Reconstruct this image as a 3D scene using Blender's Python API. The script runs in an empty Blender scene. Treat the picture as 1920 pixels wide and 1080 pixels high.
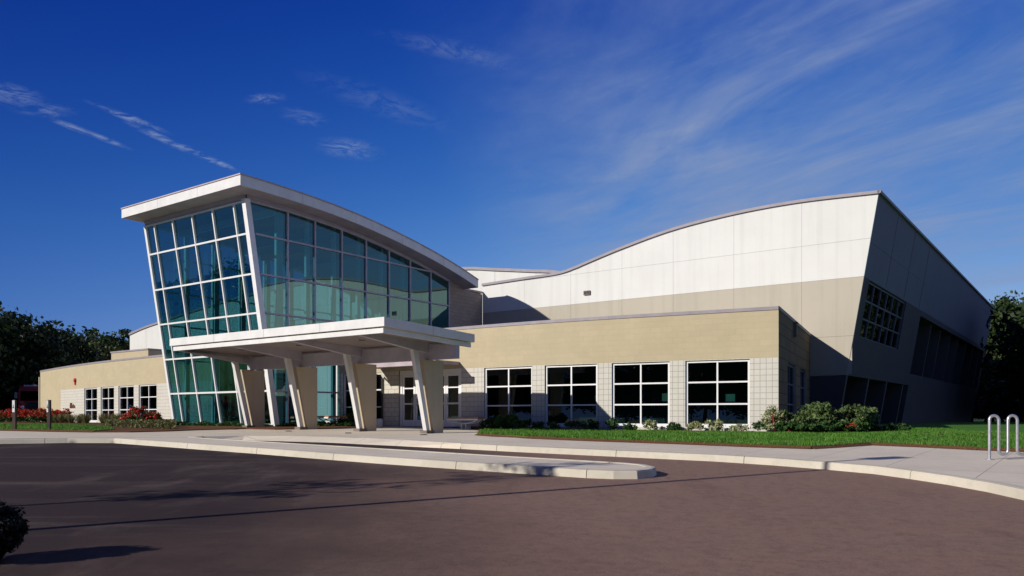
import bpy, bmesh, math, random
import numpy as np
from mathutils import Vector, Matrix

scene = bpy.context.scene
C = scene.collection
random.seed(7)
PI = math.pi
EYE = 0.4                                   # eye height above the building floor (z = 0)
TH = math.radians(36.2)                     # the building grid is turned by this angle
BV = (math.sin(TH), math.cos(TH))           # v axis: depth, away from the drive
UV_ = (BV[1], -BV[0])                       # u axis: along the fronts, to the right

def W(u, v, z=0.0):
    return Vector((u*UV_[0] + v*BV[0], u*UV_[1] + v*BV[1], z))
def UV(x, y):
    return (x*UV_[0] + y*UV_[1], x*BV[0] + y*BV[1])
AU = Vector((UV_[0], UV_[1], 0)); AV = Vector((BV[0], BV[1], 0)); AZ = Vector((0, 0, 1))

# ------------------------------------------------------------------ materials
def newmat(name):
    m = bpy.data.materials.new(name); m.use_nodes = True
    nt = m.node_tree; nt.nodes.clear()
    out = nt.nodes.new('ShaderNodeOutputMaterial')
    return m, nt, out
def N(nt, kind, **kw):
    n = nt.nodes.new('ShaderNode' + kind)
    for k, v in kw.items():
        if k in n.inputs.keys() if isinstance(k, str) else False: n.inputs[k].default_value = v
        else: setattr(n, k, v)
    return n
def L(nt, a, b): nt.links.new(a, b)
def col(c): return (c[0], c[1], c[2], 1)
def mixc(nt, fac, a, b, mode='MIX'):
    n = nt.nodes.new('ShaderNodeMix'); n.data_type = 'RGBA'; n.blend_type = mode
    for s, v in ((0, fac), (6, a), (7, b)):
        if hasattr(v, 'is_linked'): L(nt, v, n.inputs[s])
        else: n.inputs[s].default_value = v if s == 0 else col(v)
    return n.outputs[2]
def ramp(nt, src, lo, hi, a=0.0, b=1.0):
    n = nt.nodes.new('ShaderNodeMapRange'); n.interpolation_type = 'SMOOTHSTEP'
    L(nt, src, n.inputs[0]); n.inputs[1].default_value = lo; n.inputs[2].default_value = hi
    n.inputs[3].default_value = a; n.inputs[4].default_value = b
    return n.outputs[0]
def noise(nt, scale, detail=4, rough=.6, vec=None, stretch=None):
    n = nt.nodes.new('ShaderNodeTexNoise'); n.inputs['Scale'].default_value = scale
    n.inputs['Detail'].default_value = detail; n.inputs['Roughness'].default_value = rough
    if vec is None: vec = nt.nodes.new('ShaderNodeNewGeometry').outputs['Position']
    if stretch:
        mp = nt.nodes.new('ShaderNodeMapping'); L(nt, vec, mp.inputs[0])
        mp.inputs['Rotation'].default_value = (0, 0, TH); mp.inputs['Scale'].default_value = stretch; vec = mp.outputs[0]
    L(nt, vec, n.inputs['Vector'])
    return n.outputs['Fac']
def bsdf(nt, out, base, rough=.7, metal=0., bump=None, bstr=.2, bdist=.01, spec=.4):
    p = nt.nodes.new('ShaderNodeBsdfPrincipled')
    if hasattr(base, 'is_linked'): L(nt, base, p.inputs['Base Color'])
    else: p.inputs['Base Color'].default_value = col(base)
    if hasattr(rough, 'is_linked'): L(nt, rough, p.inputs['Roughness'])
    else: p.inputs['Roughness'].default_value = rough
    p.inputs['Metallic'].default_value = metal; p.inputs['Specular IOR Level'].default_value = spec
    if bump is not None:
        b = nt.nodes.new('ShaderNodeBump'); b.inputs['Strength'].default_value = bstr; b.inputs['Distance'].default_value = bdist
        L(nt, bump, b.inputs['Height']); L(nt, b.outputs[0], p.inputs['Normal'])
    L(nt, p.outputs[0], out.inputs[0]); return p
def plain(name, c, rough=.6, metal=0., var=.12, scale=3., spec=.4, bscale=0, bstr=.1):
    m, nt, out = newmat(name)
    f = noise(nt, scale, 5)
    base = mixc(nt, ramp(nt, f, .3, .7), [x*(1-var) for x in c], [min(1, x*(1+var)) for x in c])
    bump = noise(nt, bscale, 3) if bscale else None
    bsdf(nt, out, base, rough, metal, bump, bstr, .01, spec); return m
def block(name, c, mortar, bw, bh, offset, msize=.012, var=.10, mfac=1., stain=.12):
    m, nt, out = newmat(name)
    uv = nt.nodes.new('ShaderNodeUVMap').outputs[0]
    br = nt.nodes.new('ShaderNodeTexBrick'); L(nt, uv, br.inputs['Vector'])
    br.offset = offset; br.inputs['Scale'].default_value = 1
    br.inputs['Color1'].default_value = col([x*(1-var) for x in c]); br.inputs['Color2'].default_value = col([x*(1+var*.6) for x in c])
    br.inputs['Mortar'].default_value = col([a + (b-a)*mfac for a, b in zip(c, mortar)])
    br.inputs['Mortar Size'].default_value = msize; br.inputs['Brick Width'].default_value = bw; br.inputs['Row Height'].default_value = bh
    br.inputs['Mortar Smooth'].default_value = .3; br.inputs['Bias'].default_value = -.2
    f = noise(nt, .8, 6, .65); g = noise(nt, 22, 3)
    b1 = mixc(nt, ramp(nt, f, .35, .7, 0, stain), br.outputs['Color'], [x*.55 for x in c])
    b2 = mixc(nt, ramp(nt, g, .3, .7, 0, .10), b1, [x*.6 for x in c])
    inv = nt.nodes.new('ShaderNodeMath'); inv.operation = 'MULTIPLY_ADD'; inv.inputs[1].default_value = -1.2
    L(nt, br.outputs['Fac'], inv.inputs[0]); L(nt, g, inv.inputs[2])
    bsdf(nt, out, b2, .88, 0, inv.outputs[0], .35, .008, .2); return m
def panel(name, c, streak=.10):
    m, nt, out = newmat(name)
    f = noise(nt, .5, 6, .6)
    pos = nt.nodes.new('ShaderNodeNewGeometry').outputs['Position']
    mp = nt.nodes.new('ShaderNodeMapping'); L(nt, pos, mp.inputs[0]); mp.inputs['Scale'].default_value = (3, 3, .12)
    s = noise(nt, 1, 5, .6, mp.outputs[0])
    base = mixc(nt, ramp(nt, f, .35, .7, 0, .22), c, [x*.78 for x in c])
    base = mixc(nt, ramp(nt, s, .45, .72, 0, streak), base, [x*.62 for x in c])
    bsdf(nt, out, base, .75, 0, noise(nt, 30, 3), .08, .01, .25); return m
def glass(name, trans, refl, f0=.25, tint_var=0):
    m, nt, out = newmat(name)
    lw = nt.nodes.new('ShaderNodeLayerWeight'); lw.inputs['Blend'].default_value = .5
    pw = nt.nodes.new('ShaderNodeMath'); pw.operation = 'POWER'; L(nt, lw.outputs['Facing'], pw.inputs[0]); pw.inputs[1].default_value = 4.
    ma = nt.nodes.new('ShaderNodeMath'); ma.operation = 'MULTIPLY_ADD'; L(nt, pw.outputs[0], ma.inputs[0])
    ma.inputs[1].default_value = 1-f0; ma.inputs[2].default_value = f0
    g = nt.nodes.new('ShaderNodeBsdfGlossy'); g.inputs['Color'].default_value = col(refl); g.inputs['Roughness'].default_value = .0
    t = nt.nodes.new('ShaderNodeBsdfTransparent'); t.inputs['Color'].default_value = col(trans)
    bp = nt.nodes.new('ShaderNodeBump'); bp.inputs['Strength'].default_value = .045; bp.inputs['Distance'].default_value = .02
    L(nt, noise(nt, .9, 1), bp.inputs['Height']); L(nt, bp.outputs[0], g.inputs['Normal'])
    mx = nt.nodes.new('ShaderNodeMixShader'); L(nt, ma.outputs[0], mx.inputs[0]); L(nt, t.outputs[0], mx.inputs[1]); L(nt, g.outputs[0], mx.inputs[2])
    L(nt, mx.outputs[0], out.inputs[0]); return m
def leafmat(name, a, b, trans=.25, scale=.9):
    m, nt, out = newmat(name)
    oi = nt.nodes.new('ShaderNodeObjectInfo')
    at = nt.nodes.new('ShaderNodeAttribute'); at.attribute_name = 'leaf'
    base = mixc(nt, at.outputs['Fac'], a, b)
    base = mixc(nt, ramp(nt, noise(nt, scale, 3), .35, .65, 0, .45), base, [x*.5 for x in a])
    p = nt.nodes.new('ShaderNodeBsdfPrincipled'); L(nt, base, p.inputs['Base Color']); p.inputs['Roughness'].default_value = .55; p.inputs['Specular IOR Level'].default_value = .25
    t = nt.nodes.new('ShaderNodeBsdfTranslucent'); L(nt, base, t.inputs['Color'])
    mx = nt.nodes.new('ShaderNodeMixShader'); mx.inputs[0].default_value = trans
    L(nt, p.outputs[0], mx.inputs[1]); L(nt, t.outputs[0], mx.inputs[2]); L(nt, mx.outputs[0], out.inputs[0]); return m

TANC = (.455, .39, .262); WHC = (.80, .795, .765)
M = {}
M['tan_block'] = block('tan_block', TANC, (.34, .28, .18), .4, .2, .5, .007, .035, .25, .16)
M['white_block'] = block('white_block', (.55, .53, .475), (.28, .27, .245), .2, .2, 0., .010, .04, .95, .10)
M['entry_block'] = block('entry_block', (.56, .53, .46), (.28, .25, .22), .4, .2, .5, .012, .05, .95, .08)
M['side_block'] = block('side_block', (.19, .135, .085), (.04, .03, .02), .8, .4, 0., .016, .14, .9, .25)  # wing side wall darker than the sunlit front: shade put into the colour
M['tower_block'] = block('tower_block', (.36, .30, .26), (.22, .18, .15), .4, .2, .5, .012, .12, .9, .15)
M['white_panel'] = panel('white_panel', (.60, .60, .575), .20)
M['tan_panel'] = panel('tan_panel', (.40, .365, .295), .22)
M['side_upper'] = panel('side_upper', (.17, .17, .22), .25)  # white upper side wall darkened: shade put into the colour
M['shade_panel'] = panel('shade_panel', (.08, .07, .08), .25)  # tan lower side wall, fins and buttresses, with shade put into the colour
M['backing'] = plain('backing', (.42, .39, .33), .9)
M['coping'] = plain('coping', (.25, .225, .25), .6, 0, .08)
M['white_metal'] = plain('white_metal', (.62, .62, .61), .45, 0, .06, 2)
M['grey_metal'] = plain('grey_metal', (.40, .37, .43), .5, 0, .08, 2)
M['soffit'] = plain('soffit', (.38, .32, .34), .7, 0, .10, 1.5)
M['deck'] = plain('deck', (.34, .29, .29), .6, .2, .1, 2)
M['pier'] = panel('pier', (.48, .40, .29), .16)
M['plinth'] = plain('plinth', (.16, .13, .11), .8)
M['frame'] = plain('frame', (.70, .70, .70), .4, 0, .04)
M['dark_frame'] = plain('dark_frame', (.10, .10, .15), .5)
M['office_wall'] = plain('office_wall', (.11, .165, .175), .9, 0, .25, .8)
M['room'] = plain('room', (.30, .29, .27), .9)
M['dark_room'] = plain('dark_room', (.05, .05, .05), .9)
M['lobby'] = plain('lobby', (.62, .66, .62), .85, 0, .10, .5)
M['lobby_floor'] = plain('lobby_floor', (.22, .2, .17), .4)
M['tower_glass'] = glass('tower_glass', (.19, .41, .46), (.50, .84, .80), .17)
M['wing_glass'] = glass('wing_glass', (.17, .25, .25), (.75, .85, .9), .06)
M['dark_glass'] = glass('dark_glass', (.10, .13, .10), (.5, .55, .5), .12)
M['door_glass'] = glass('door_glass', (.35, .62, .52), (.8, .9, .95), .12)
M['paper'] = plain('paper', (.35, .62, .45), .8)
M['teal_paper'] = plain('teal_paper', (.25, .62, .52), .8)
M['red'] = plain('red', (.55, .035, .03), .4)
M['maroon'] = plain('maroon', (.22, .015, .018), .3, 0, .1, 2, .6)
M['chrome'] = plain('chrome', (.6, .62, .65), .25, .9, .05)
M['black'] = plain('black', (.012, .012, .013), .6)
M['sign_brown'] = plain('sign_brown', (.17, .07, .035), .6)
M['galv'] = plain('galv', (.46, .47, .50), .38, .75, .12, 14)
M['post_brown'] = plain('post_brown', (.045, .03, .025), .8)
M['wood'] = plain('wood', (.36, .16, .07), .6, 0, .2, 12)
M['bark'] = plain('bark', (.06, .045, .03), .9, 0, .3, 8)
M['mulch'] = plain('mulch', (.12, .055, .028), .95, 0, .45, 30, .1, 40, .6)
M['dark_metal'] = plain('dark_metal', (.035, .03, .03), .5, .3)
M['roof_grey'] = plain('roof_grey', (.42, .42, .42), .8)
M['red_stem'] = plain('red_stem', (.35, .03, .03), .6)

# asphalt
def mk_asphalt():
    m, nt, out = newmat('asphalt')
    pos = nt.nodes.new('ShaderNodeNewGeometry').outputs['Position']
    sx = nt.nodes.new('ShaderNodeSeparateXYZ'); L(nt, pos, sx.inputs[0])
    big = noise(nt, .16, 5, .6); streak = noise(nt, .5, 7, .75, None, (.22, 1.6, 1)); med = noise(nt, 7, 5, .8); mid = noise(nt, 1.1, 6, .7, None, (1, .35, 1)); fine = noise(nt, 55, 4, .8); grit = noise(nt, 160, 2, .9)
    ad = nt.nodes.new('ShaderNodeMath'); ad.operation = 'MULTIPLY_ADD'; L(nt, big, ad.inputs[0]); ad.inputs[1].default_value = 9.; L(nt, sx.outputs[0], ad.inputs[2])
    falloff_dust = ramp(nt, ad.outputs[0], -.5, 6.5)  # light falloff painted in: darker to the left, with dust lightening the right
    c = mixc(nt, falloff_dust, (.030, .019, .020), (.275, .172, .130))
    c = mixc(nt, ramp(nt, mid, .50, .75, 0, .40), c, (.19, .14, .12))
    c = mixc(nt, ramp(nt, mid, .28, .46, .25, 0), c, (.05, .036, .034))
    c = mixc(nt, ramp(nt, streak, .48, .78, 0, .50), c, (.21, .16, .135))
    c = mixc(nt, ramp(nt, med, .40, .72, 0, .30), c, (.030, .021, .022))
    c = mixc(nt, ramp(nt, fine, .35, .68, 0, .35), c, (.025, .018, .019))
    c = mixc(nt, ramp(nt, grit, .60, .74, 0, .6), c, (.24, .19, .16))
    ds = nt.nodes.new('ShaderNodeVectorMath'); ds.operation = 'DISTANCE'; L(nt, pos, ds.inputs[0]); ds.inputs[1].default_value = (-4.5, 26.5, -.6)
    bsdf(nt, out, c, .92, 0, fine, .5, .012, .15); return m
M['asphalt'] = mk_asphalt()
def mk_concrete(name, c, joints=True, var=.22):
    m, nt, out = newmat(name)
    pos = nt.nodes.new('ShaderNodeNewGeometry').outputs['Position']
    a = noise(nt, .45, 6, .65); b = noise(nt, 3.5, 5, .7); d = noise(nt, 60, 3, .8)
    cc = mixc(nt, ramp(nt, a, .35, .7, 0, var*1.6), c, [x*.68 for x in c])
    cc = mixc(nt, ramp(nt, b, .48, .75, 0, var), cc, [x*.55 for x in c])
    cc = mixc(nt, ramp(nt, d, .35, .7, 0, .18), cc, [x*.6 for x in c])
    if joints:
        mp = nt.nodes.new('ShaderNodeMapping'); L(nt, pos, mp.inputs[0]); mp.inputs['Rotation'].default_value = (0, 0, TH)
        br = nt.nodes.new('ShaderNodeTexBrick'); br.offset = 0; L(nt, mp.outputs[0], br.inputs['Vector'])
        br.inputs['Scale'].default_value = 1; br.inputs['Brick Width'].default_value = 1.5; br.inputs['Row Height'].default_value = 1.5
        br.inputs['Mortar Size'].default_value = .008
        cc = mixc(nt, br.outputs['Fac'], cc, [x*.45 for x in c])
        va = mixc(nt, ramp(nt, noise(nt, .35, 0, .5, None, (.67, .67, .1)), .45, .55, 0, .14), cc, [x*.75 for x in c]); cc = va
    bsdf(nt, out, cc, .9, 0, d, .25, .006, .2); return m
M['walk'] = mk_concrete('walk', (.68, .605, .49))
M['kerb'] = mk_concrete('kerb', (.56, .52, .43), False, .34)
def mk_grass(name, a, b):
    m, nt, out = newmat(name)
    f = noise(nt, 9, 5, .7); g = noise(nt, .6, 4)
    c = mixc(nt, ramp(nt, f, .3, .7), a, b); c = mixc(nt, ramp(nt, g, .4, .7, 0, .4), c, [x*.6 for x in a])
    bsdf(nt, out, c, .9, 0, f, .6, .03, .1); return m
M['lawn'] = mk_grass('lawn', (.05, .14, .018), (.085, .21, .03))
M['field'] = mk_grass('field', (.02, .04, .012), (.04, .055, .018))
M['blade'] = leafmat('blade', (.066, .175, .018), (.13, .30, .038), .3)
M['leaf_dark'] = leafmat('leaf_dark', (.009, .019, .006), (.032, .058, .014), .15)
M['leaf_mid'] = leafmat('leaf_mid', (.015, .032, .007), (.055, .088, .022), .2)
M['leaf_pale'] = leafmat('leaf_pale', (.045, .062, .016), (.11, .125, .035), .2)
M['leaf_shrub'] = leafmat('leaf_shrub', (.03, .06, .018), (.20, .28, .09), .25, 3)
M['leaf_cream'] = leafmat('leaf_cream', (.16, .20, .08), (.55, .55, .30), .25, 3)
M['leaf_green'] = leafmat('leaf_green', (.02, .06, .012), (.06, .14, .03), .25, 3)
M['leaf_grass'] = leafmat('leaf_grass', (.08, .09, .03), (.24, .23, .10), .25, 3)
M['leaf_black'] = leafmat('leaf_black', (.003, .004, .003), (.006, .008, .005), .05)
M['petal'] = leafmat('petal', (.42, .012, .012), (.75, .05, .03), .2, 3)

# ------------------------------------------------------------------ mesh builder
ORG = {}
class MB:
    """collects faces in world metres; build() links them as one mesh object"""
    def __init__(s): s.v = []; s.f = []; s.uv = []; s.m = []
    def face(s, pts, mat=0, uvs=None):
        n = len(s.v); s.v += [tuple(p) for p in pts]; s.f.append(tuple(range(n, n+len(pts)))); s.m.append(mat)
        s.uv.append(uvs if uvs else [(0, 0)]*len(pts))
    def box(s, o, ax, ay, az, x, y, z, mat=0):
        o = Vector(o)
        P = [[[o + ax*i + ay*j + az*k for k in z] for j in y] for i in x]
        for q in (((0,0,0),(0,1,0),(1,1,0),(1,0,0)), ((0,0,1),(1,0,1),(1,1,1),(0,1,1)), ((0,0,0),(1,0,0),(1,0,1),(0,0,1)),
                  ((0,1,0),(0,1,1),(1,1,1),(1,1,0)), ((0,0,0),(0,0,1),(0,1,1),(0,1,0)), ((1,0,0),(1,1,0),(1,1,1),(1,0,1))):
            s.face([P[i][j][k] for i, j, k in q], mat)
    def ubox(s, u, v, z, mat=0): s.box((0,0,0), AU, AV, AZ, u, v, z, mat)
    def bar(s, p, q, side, w, deep, d, mat=0):
        """a straight bar from p to q, w across along side, d deep along deep"""
        p = Vector(p); q = Vector(q); a = side*(w/2); b = deep*(d/2)
        A = [p-a-b, p+a-b, p+a+b, p-a+b]; B = [q-a-b, q+a-b, q+a+b, q-a+b]
        s.face(A[::-1], mat); s.face(B, mat)
        for i in range(4): s.face([A[i], A[(i+1)%4], B[(i+1)%4], B[i]], mat)
    def prism(s, poly, ext, mat=0, uvs=None, side_mat=None):
        """poly: list of points, extruded by the vector ext"""
        n = len(poly); poly = [Vector(p) for p in poly]; ext = Vector(ext); top = [p+ext for p in poly]
        s.face(poly, mat, uvs); s.face(top[::-1], mat, uvs[::-1] if uvs else None)
        for i in range(n):
            j = (i+1) % n; s.face([poly[j], poly[i], top[i], top[j]], mat if side_mat is None else side_mat)
    def tube(s, path, r, n=8, mat=0, caps=True):
        path = [Vector(p) for p in path]; rings = []; side = None
        for i, p in enumerate(path):
            t = (path[min(i+1, len(path)-1)] - path[max(i-1, 0)]).normalized()
            if side is None: side = t.orthogonal().normalized()
            side = (side - t*side.dot(t)).normalized(); up = t.cross(side)
            rr = r[i] if isinstance(r, (list, tuple)) else r
            rings.append([p + (side*math.cos(2*PI*k/n) + up*math.sin(2*PI*k/n))*rr for k in range(n)])
        for a, b in zip(rings, rings[1:]):
            for k in range(n): s.face([a[k], a[(k+1)%n], b[(k+1)%n], b[k]], mat)
        if caps: s.face(rings[0][::-1], mat); s.face(rings[-1], mat)
    def build(s, name, mats, parent=None, smooth=False, org=None, weld=False):
        me = bpy.data.meshes.new(name)
        if org is None: org = ORG[parent.name] if parent else (0, 0, 0)
        o3 = Vector(org)
        me.from_pydata([Vector(p)-o3 for p in s.v], [], s.f)
        for m in (mats if isinstance(mats, (list, tuple)) else [mats]): me.materials.append(m)
        me.polygons.foreach_set('material_index', s.m)
        ul = me.uv_layers.new(name='UVMap'); ul.data.foreach_set('uv', [c for f in s.uv for p in f for c in p])
        if smooth or weld:
            bm = bmesh.new(); bm.from_mesh(me); bmesh.ops.remove_doubles(bm, verts=bm.verts, dist=1e-4)
            bmesh.ops.recalc_face_normals(bm, faces=bm.faces); bm.to_mesh(me); bm.free()
        if smooth:
            for p in me.polygons: p.use_smooth = True
            try: me.set_sharp_from_angle(angle=math.radians(40))
            except Exception: pass
        o = bpy.data.objects.new(name, me); C.objects.link(o)
        if parent: o.parent = parent; ORG[o.name] = ORG[parent.name]
        else: o.location = o3; ORG[o.name] = tuple(o3)
        return o
def tag(o, label=None, cat=None, group=None, kind=None):
    if label: o['label'] = label
    if cat: o['category'] = cat
    if group: o['group'] = group
    if kind: o['kind'] = kind
    return o
def thing(name, label, cat, loc, group=None):
    o = bpy.data.objects.new(name, None); C.objects.link(o); o.location = loc; o.empty_display_size = .3
    ORG[o.name] = tuple(loc); return tag(o, label, cat, group)
def copy_thing(src, loc, rz=0., sc=1., label=None):
    def rec(o, parent):
        c = o.copy(); C.objects.link(c)
        if parent: c.parent = parent
        for ch in [x for x in bpy.data.objects if x.parent is o]: rec(ch, c)
        return c
    r = rec(src, None); r.location = loc; r.rotation_euler = (0, 0, rz); r.scale = (sc, sc, sc) if not isinstance(sc, tuple) else sc
    if label: r['label'] = label
    return r

# ------------------------------------------------------------------ ground
def zw(x, y):                                   # walk level
    d = y
    if d < 22.6: return -.903 + .0315*d if d > -20 else -1.533
    if d < 27: return -.19
    if d < 35: return -.19 + .14*(d-27)/8
    return -.05
def sheet(name, mat, poly, dz, step=2.0, kind='structure', thick=0.0):
    bm = bmesh.new(); vs = [bm.verts.new((p[0], p[1], 0)) for p in poly]; f = bm.faces.new(vs)
    if f.normal.z < 0: f.normal_flip()
    y0 = min(p[1] for p in poly); y1 = max(p[1] for p in poly)
    cuts = [22.6, 27, 35, -20] + [y for y in np.arange(math.floor(y0), y1, step)]
    for y in cuts:
        if y0 < y < y1:
            bmesh.ops.bisect_plane(bm, geom=bm.verts[:]+bm.edges[:]+bm.faces[:], plane_co=(0, float(y), 0), plane_no=(0, 1, 0))
    bmesh.ops.triangulate(bm, faces=bm.faces[:])
    bm.normal_update()
    if sum(fc.normal.z for fc in bm.faces) < 0: bmesh.ops.reverse_faces(bm, faces=bm.faces[:])
    for v in bm.verts: v.co.z = zw(v.co.x, v.co.y) + dz
    if thick:
        be = [e for e in bm.edges if e.is_boundary]
        r = bmesh.ops.extrude_edge_only(bm, edges=be)
        for v in [g for g in r['geom'] if isinstance(g, bmesh.types.BMVert)]: v.co.z -= thick
    me = bpy.data.meshes.new(name); bm.to_mesh(me); bm.free(); me.materials.append(mat)
    o = bpy.data.objects.new(name, me); C.objects.link(o); ORG[o.name] = (0, 0, 0)
    if kind: o['kind'] = kind
    return o
ASP = -.14
sheet('ground', M['field'], [(-600, -500), (600, -500), (600, 700), (-600, 700)], -.32, 20)
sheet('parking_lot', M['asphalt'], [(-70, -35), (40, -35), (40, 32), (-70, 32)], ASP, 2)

KF = [(-40, 21.3), (-26, 21.6), (-14.05, 22.0), (-12.4, 22.4), (-11.08, 22.35)]
ISL = [(-11.08, 22.35), (-8.7, 20.62), (-7.62, 19.8), (-5.87, 18.52), (-4.2, 17.2), (-2.8, 16.13), (-1.62, 15.3), (-.43, 14.48), (.77, 13.66), (1.25, 13.36), (1.67, 13.2), (2.05, 13.2), (2.33, 13.45), (2.47, 13.85), (2.38, 14.3), (2.1, 14.62), (1.87, 14.8)]
ISLB = [(1.14, 15.32), (.08, 16.05), (-1.07, 16.9), (-2.38, 17.87), (-3.28, 18.55), (-4.81, 19.65), (-6.64, 20.98), (-7.71, 21.75), (-8.42, 22.3), (-9.2, 23.2)]
LB = [(-9.2, 23.9), (-8.2, 24.6), (-6.6, 24.2), (-5.2, 23.2), (-4.1, 22.4), (-2.73, 21.3), (-1.27, 20.1), (.1, 19.1), (1.36, 18.3), (2.78, 17.4), (4.19, 16.5), (5.12, 15.62), (5.84, 14.75), (6.33, 14.0), (6.57, 13.2), (6.74, 12.4), (6.83, 11.5), (6.80, 10.6), (6.6, 9.4), (6.1, 8), (5.2, 6.2), (4.4, 4), (4.0, 1), (4, -30)]
sheet('sidewalk', M['walk'], KF + [(-9.2, 23.2)] + LB + [(24, -30), (24, 24), (13, 36), (-5, 38), (-12, 34), (-40, 33)], 0, 1.5)
sheet('traffic_island', M['walk'], ISL + ISLB, -.003, 1.0)
for o in bpy.data.objects: ORG.setdefault(o.name, (0, 0, 0))

def kerb(name, pts, hs=.14, w=.16, label_kind='structure', closed=False):
    """kerb stones along pts; the road lies to the right of the direction of travel"""
    mb = MB(); d = []; P = [Vector((p[0], p[1], 0)) for p in pts]
    # resample
    R = [P[0]]; step = .5
    for a, b in zip(P, P[1:]):
        n = max(1, int((b-a).length/step))
        for k in range(1, n+1): R.append(a.lerp(b, k/n))
    S = [0]
    for a, b in zip(R, R[1:]): S.append(S[-1] + (b-a).length)
    def nrm(i):
        t = (R[min(i+1, len(R)-1)] - R[max(i-1, 0)]).normalized(); return Vector((t.y, -t.x, 0))
    def prof(i):
        h = hs(S[i]/S[-1]) if callable(hs) else hs
        p = R[i]; n = nrm(i); z = zw(p.x, p.y) + .004; zb = zw(p.x, p.y) + ASP - .06
        return [p + n*.035 + AZ*zb, p + n*.012 + AZ*(z-.03-(.14-h)), p + n*-.012 + AZ*(z-.006-(.14-h)), p + n*-.04 + AZ*(z-(.14-h)*.6), p + n*-w + AZ*(z - (.14-h)*.1), p + n*-w + AZ*(z-.05)]
    nextj = 3.0
    for i in range(len(R)-1):
        a = prof(i); b = prof(i+1)
        if S[i+1] > nextj:
            nextj += 3.0; t = (R[i+1]-R[i]).normalized(); b = [q - t*.012 for q in b]
            mb.face(b[::-1])
        for k in range(5): mb.face([a[k], b[k], b[k+1], a[k+1]])
    o = mb.build(name, M['kerb']); o['kind'] = label_kind; return o
kerb('kerb', KF)
kerb('kerb', ISL + ISLB)
kerb('kerb', LB[5:-1], .14)
mb = MB()                                         # concrete apron ramping down to the drive
rp = [(-9.6, 23.0)] + LB[:7]
for i, (a, b) in enumerate(zip(rp, rp[1:])):
    def off(k):
        p = rp[k]; q0 = rp[max(k-1, 0)]; q1 = rp[min(k+1, len(rp)-1)]; t = Vector((q1[0]-q0[0], q1[1]-q0[1], 0)).normalized(); w_ = (.1, .12, .35, .6, .6, .5, .3, .05)[min(k, 7)] if k < 8 else .04
        return Vector((p[0]+t.y*w_, p[1]-t.x*w_, 0))
    A_, B_ = off(i), off(i+1)
    if i < 1: continue
    mb.face([A_ + AZ*(zw(A_.x, A_.y)+ASP-.01), B_ + AZ*(zw(B_.x, B_.y)+ASP-.01), Vector((b[0], b[1], zw(*b))), Vector((a[0], a[1], zw(*a)))])
mb.build('apron_ramp', M['walk'])['kind'] = 'structure'
mb = MB()
for a, b in zip([(-8.42, 22.3)] + [(-9.2, 23.2)], [(-9.2, 23.2), (-9.2, 23.9)]): mb.face([Vector((a[0], a[1], zw(*a)-.3)), Vector((b[0], b[1], zw(*b)-.3)), Vector((b[0], b[1], zw(*b))), Vector((a[0], a[1], zw(*a)))])
for a, b in zip(LB[:2], LB[1:3]): mb.face([Vector((a[0], a[1], zw(*a)-.3)), Vector((b[0], b[1], zw(*b)-.3)), Vector((b[0], b[1], zw(*b))), Vector((a[0], a[1], zw(*a)))])
mb.build('kerb', M['walk'])['kind'] = 'structure'
# concrete gutter line / dusty apron strip beside the drive kerb is part of the asphalt look

LAWN_R = [(-1.15, 27.0), (-1.1, 25.2), (-.5, 23.5), (.5, 22.1), (1.94, 21.05), (3.98, 19.85), (5.53, 18.75), (6.74, 18.1), (7.3, 18.45), (8.67, 19.4), (9.64, 18.55), (10.3, 17.75), (11.2, 17.1), (20, 11), (38, 4), (38, 60), (20, 60), (12, 34), (8.6, 26.3), (6.7, 27.3), (3.5, 28.9), (1.4, 30.0), (0, 30.9), (-1.0, 31.2)]
lawn_r = sheet('lawn', M['lawn'], LAWN_R, .05, 1.0, 'structure', .05)
LAWN_L = [(-40, 31.6), (-19.5, 30.3), (-16.3, 28.9), (-14.8, 28.4), (-14.9, 30.0), (-15.6, 31.5), (-17.2, 33.8), (-19.5, 36.6), (-23, 40.3), (-28, 45.8), (-34, 53), (-38.5, 59.2), (-60, 62), (-60, 31.6)]
lawn_l = sheet('lawn', M['lawn'], LAWN_L, .045, 1.0, 'structure', .05)
def edging(pts):
    mb = MB()
    for a, b in zip(pts, pts[1:]):
        t = Vector((b[0]-a[0], b[1]-a[1], 0)).normalized(); n = Vector((t.y, -t.x, 0))*.10
        pa, pb = Vector((a[0], a[1], zw(*a))), Vector((b[0], b[1], zw(*b)))
        mb.face([pa+n+AZ*.006, pb+n+AZ*.006, pb-n*.5+AZ*.07, pa-n*.5+AZ*.07])
    mb.build('lawn_edge', M['mulch'])['kind'] = 'structure'
edging(LAWN_R[1:14]); edging(LAWN_L[0:5])
BED_L = [(-14.8, 28.35), (-13.5, 28.4), (-12.6, 29.3), (-12.0, 30.6), (-10.6, 32.0), (-9.2, 31.2), (-7.2, 32.5), (-6.4, 33.6), (-8.6, 37.2), (-10.2, 35.2), (-16.6, 39.6), (-17.0, 39.4), (-21, 48.0), (-25.6, 52), (-33.3, 59.5), (-38.2, 64.4), (-50, 66), (-50, 62), (-38.5, 59.2), (-34, 53), (-28, 45.8), (-23, 40.3), (-19.5, 36.6), (-17.2, 33.8), (-15.6, 31.5), (-14.9, 30.0)]
sheet('planting_bed', M['mulch'], BED_L, .035, 1.0, 'structure', .06)
BED_R = [(-1.0, 31.2), (0, 30.9), (1.4, 30.0), (3.5, 28.9), (6.7, 27.3), (8.6, 26.3), (12, 34), (14, 34.6), (8.95, 27.1), (6.7, 28.3), (1.4, 31.0), (-1.7, 33.0), (-1.9, 31.9)]
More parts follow.
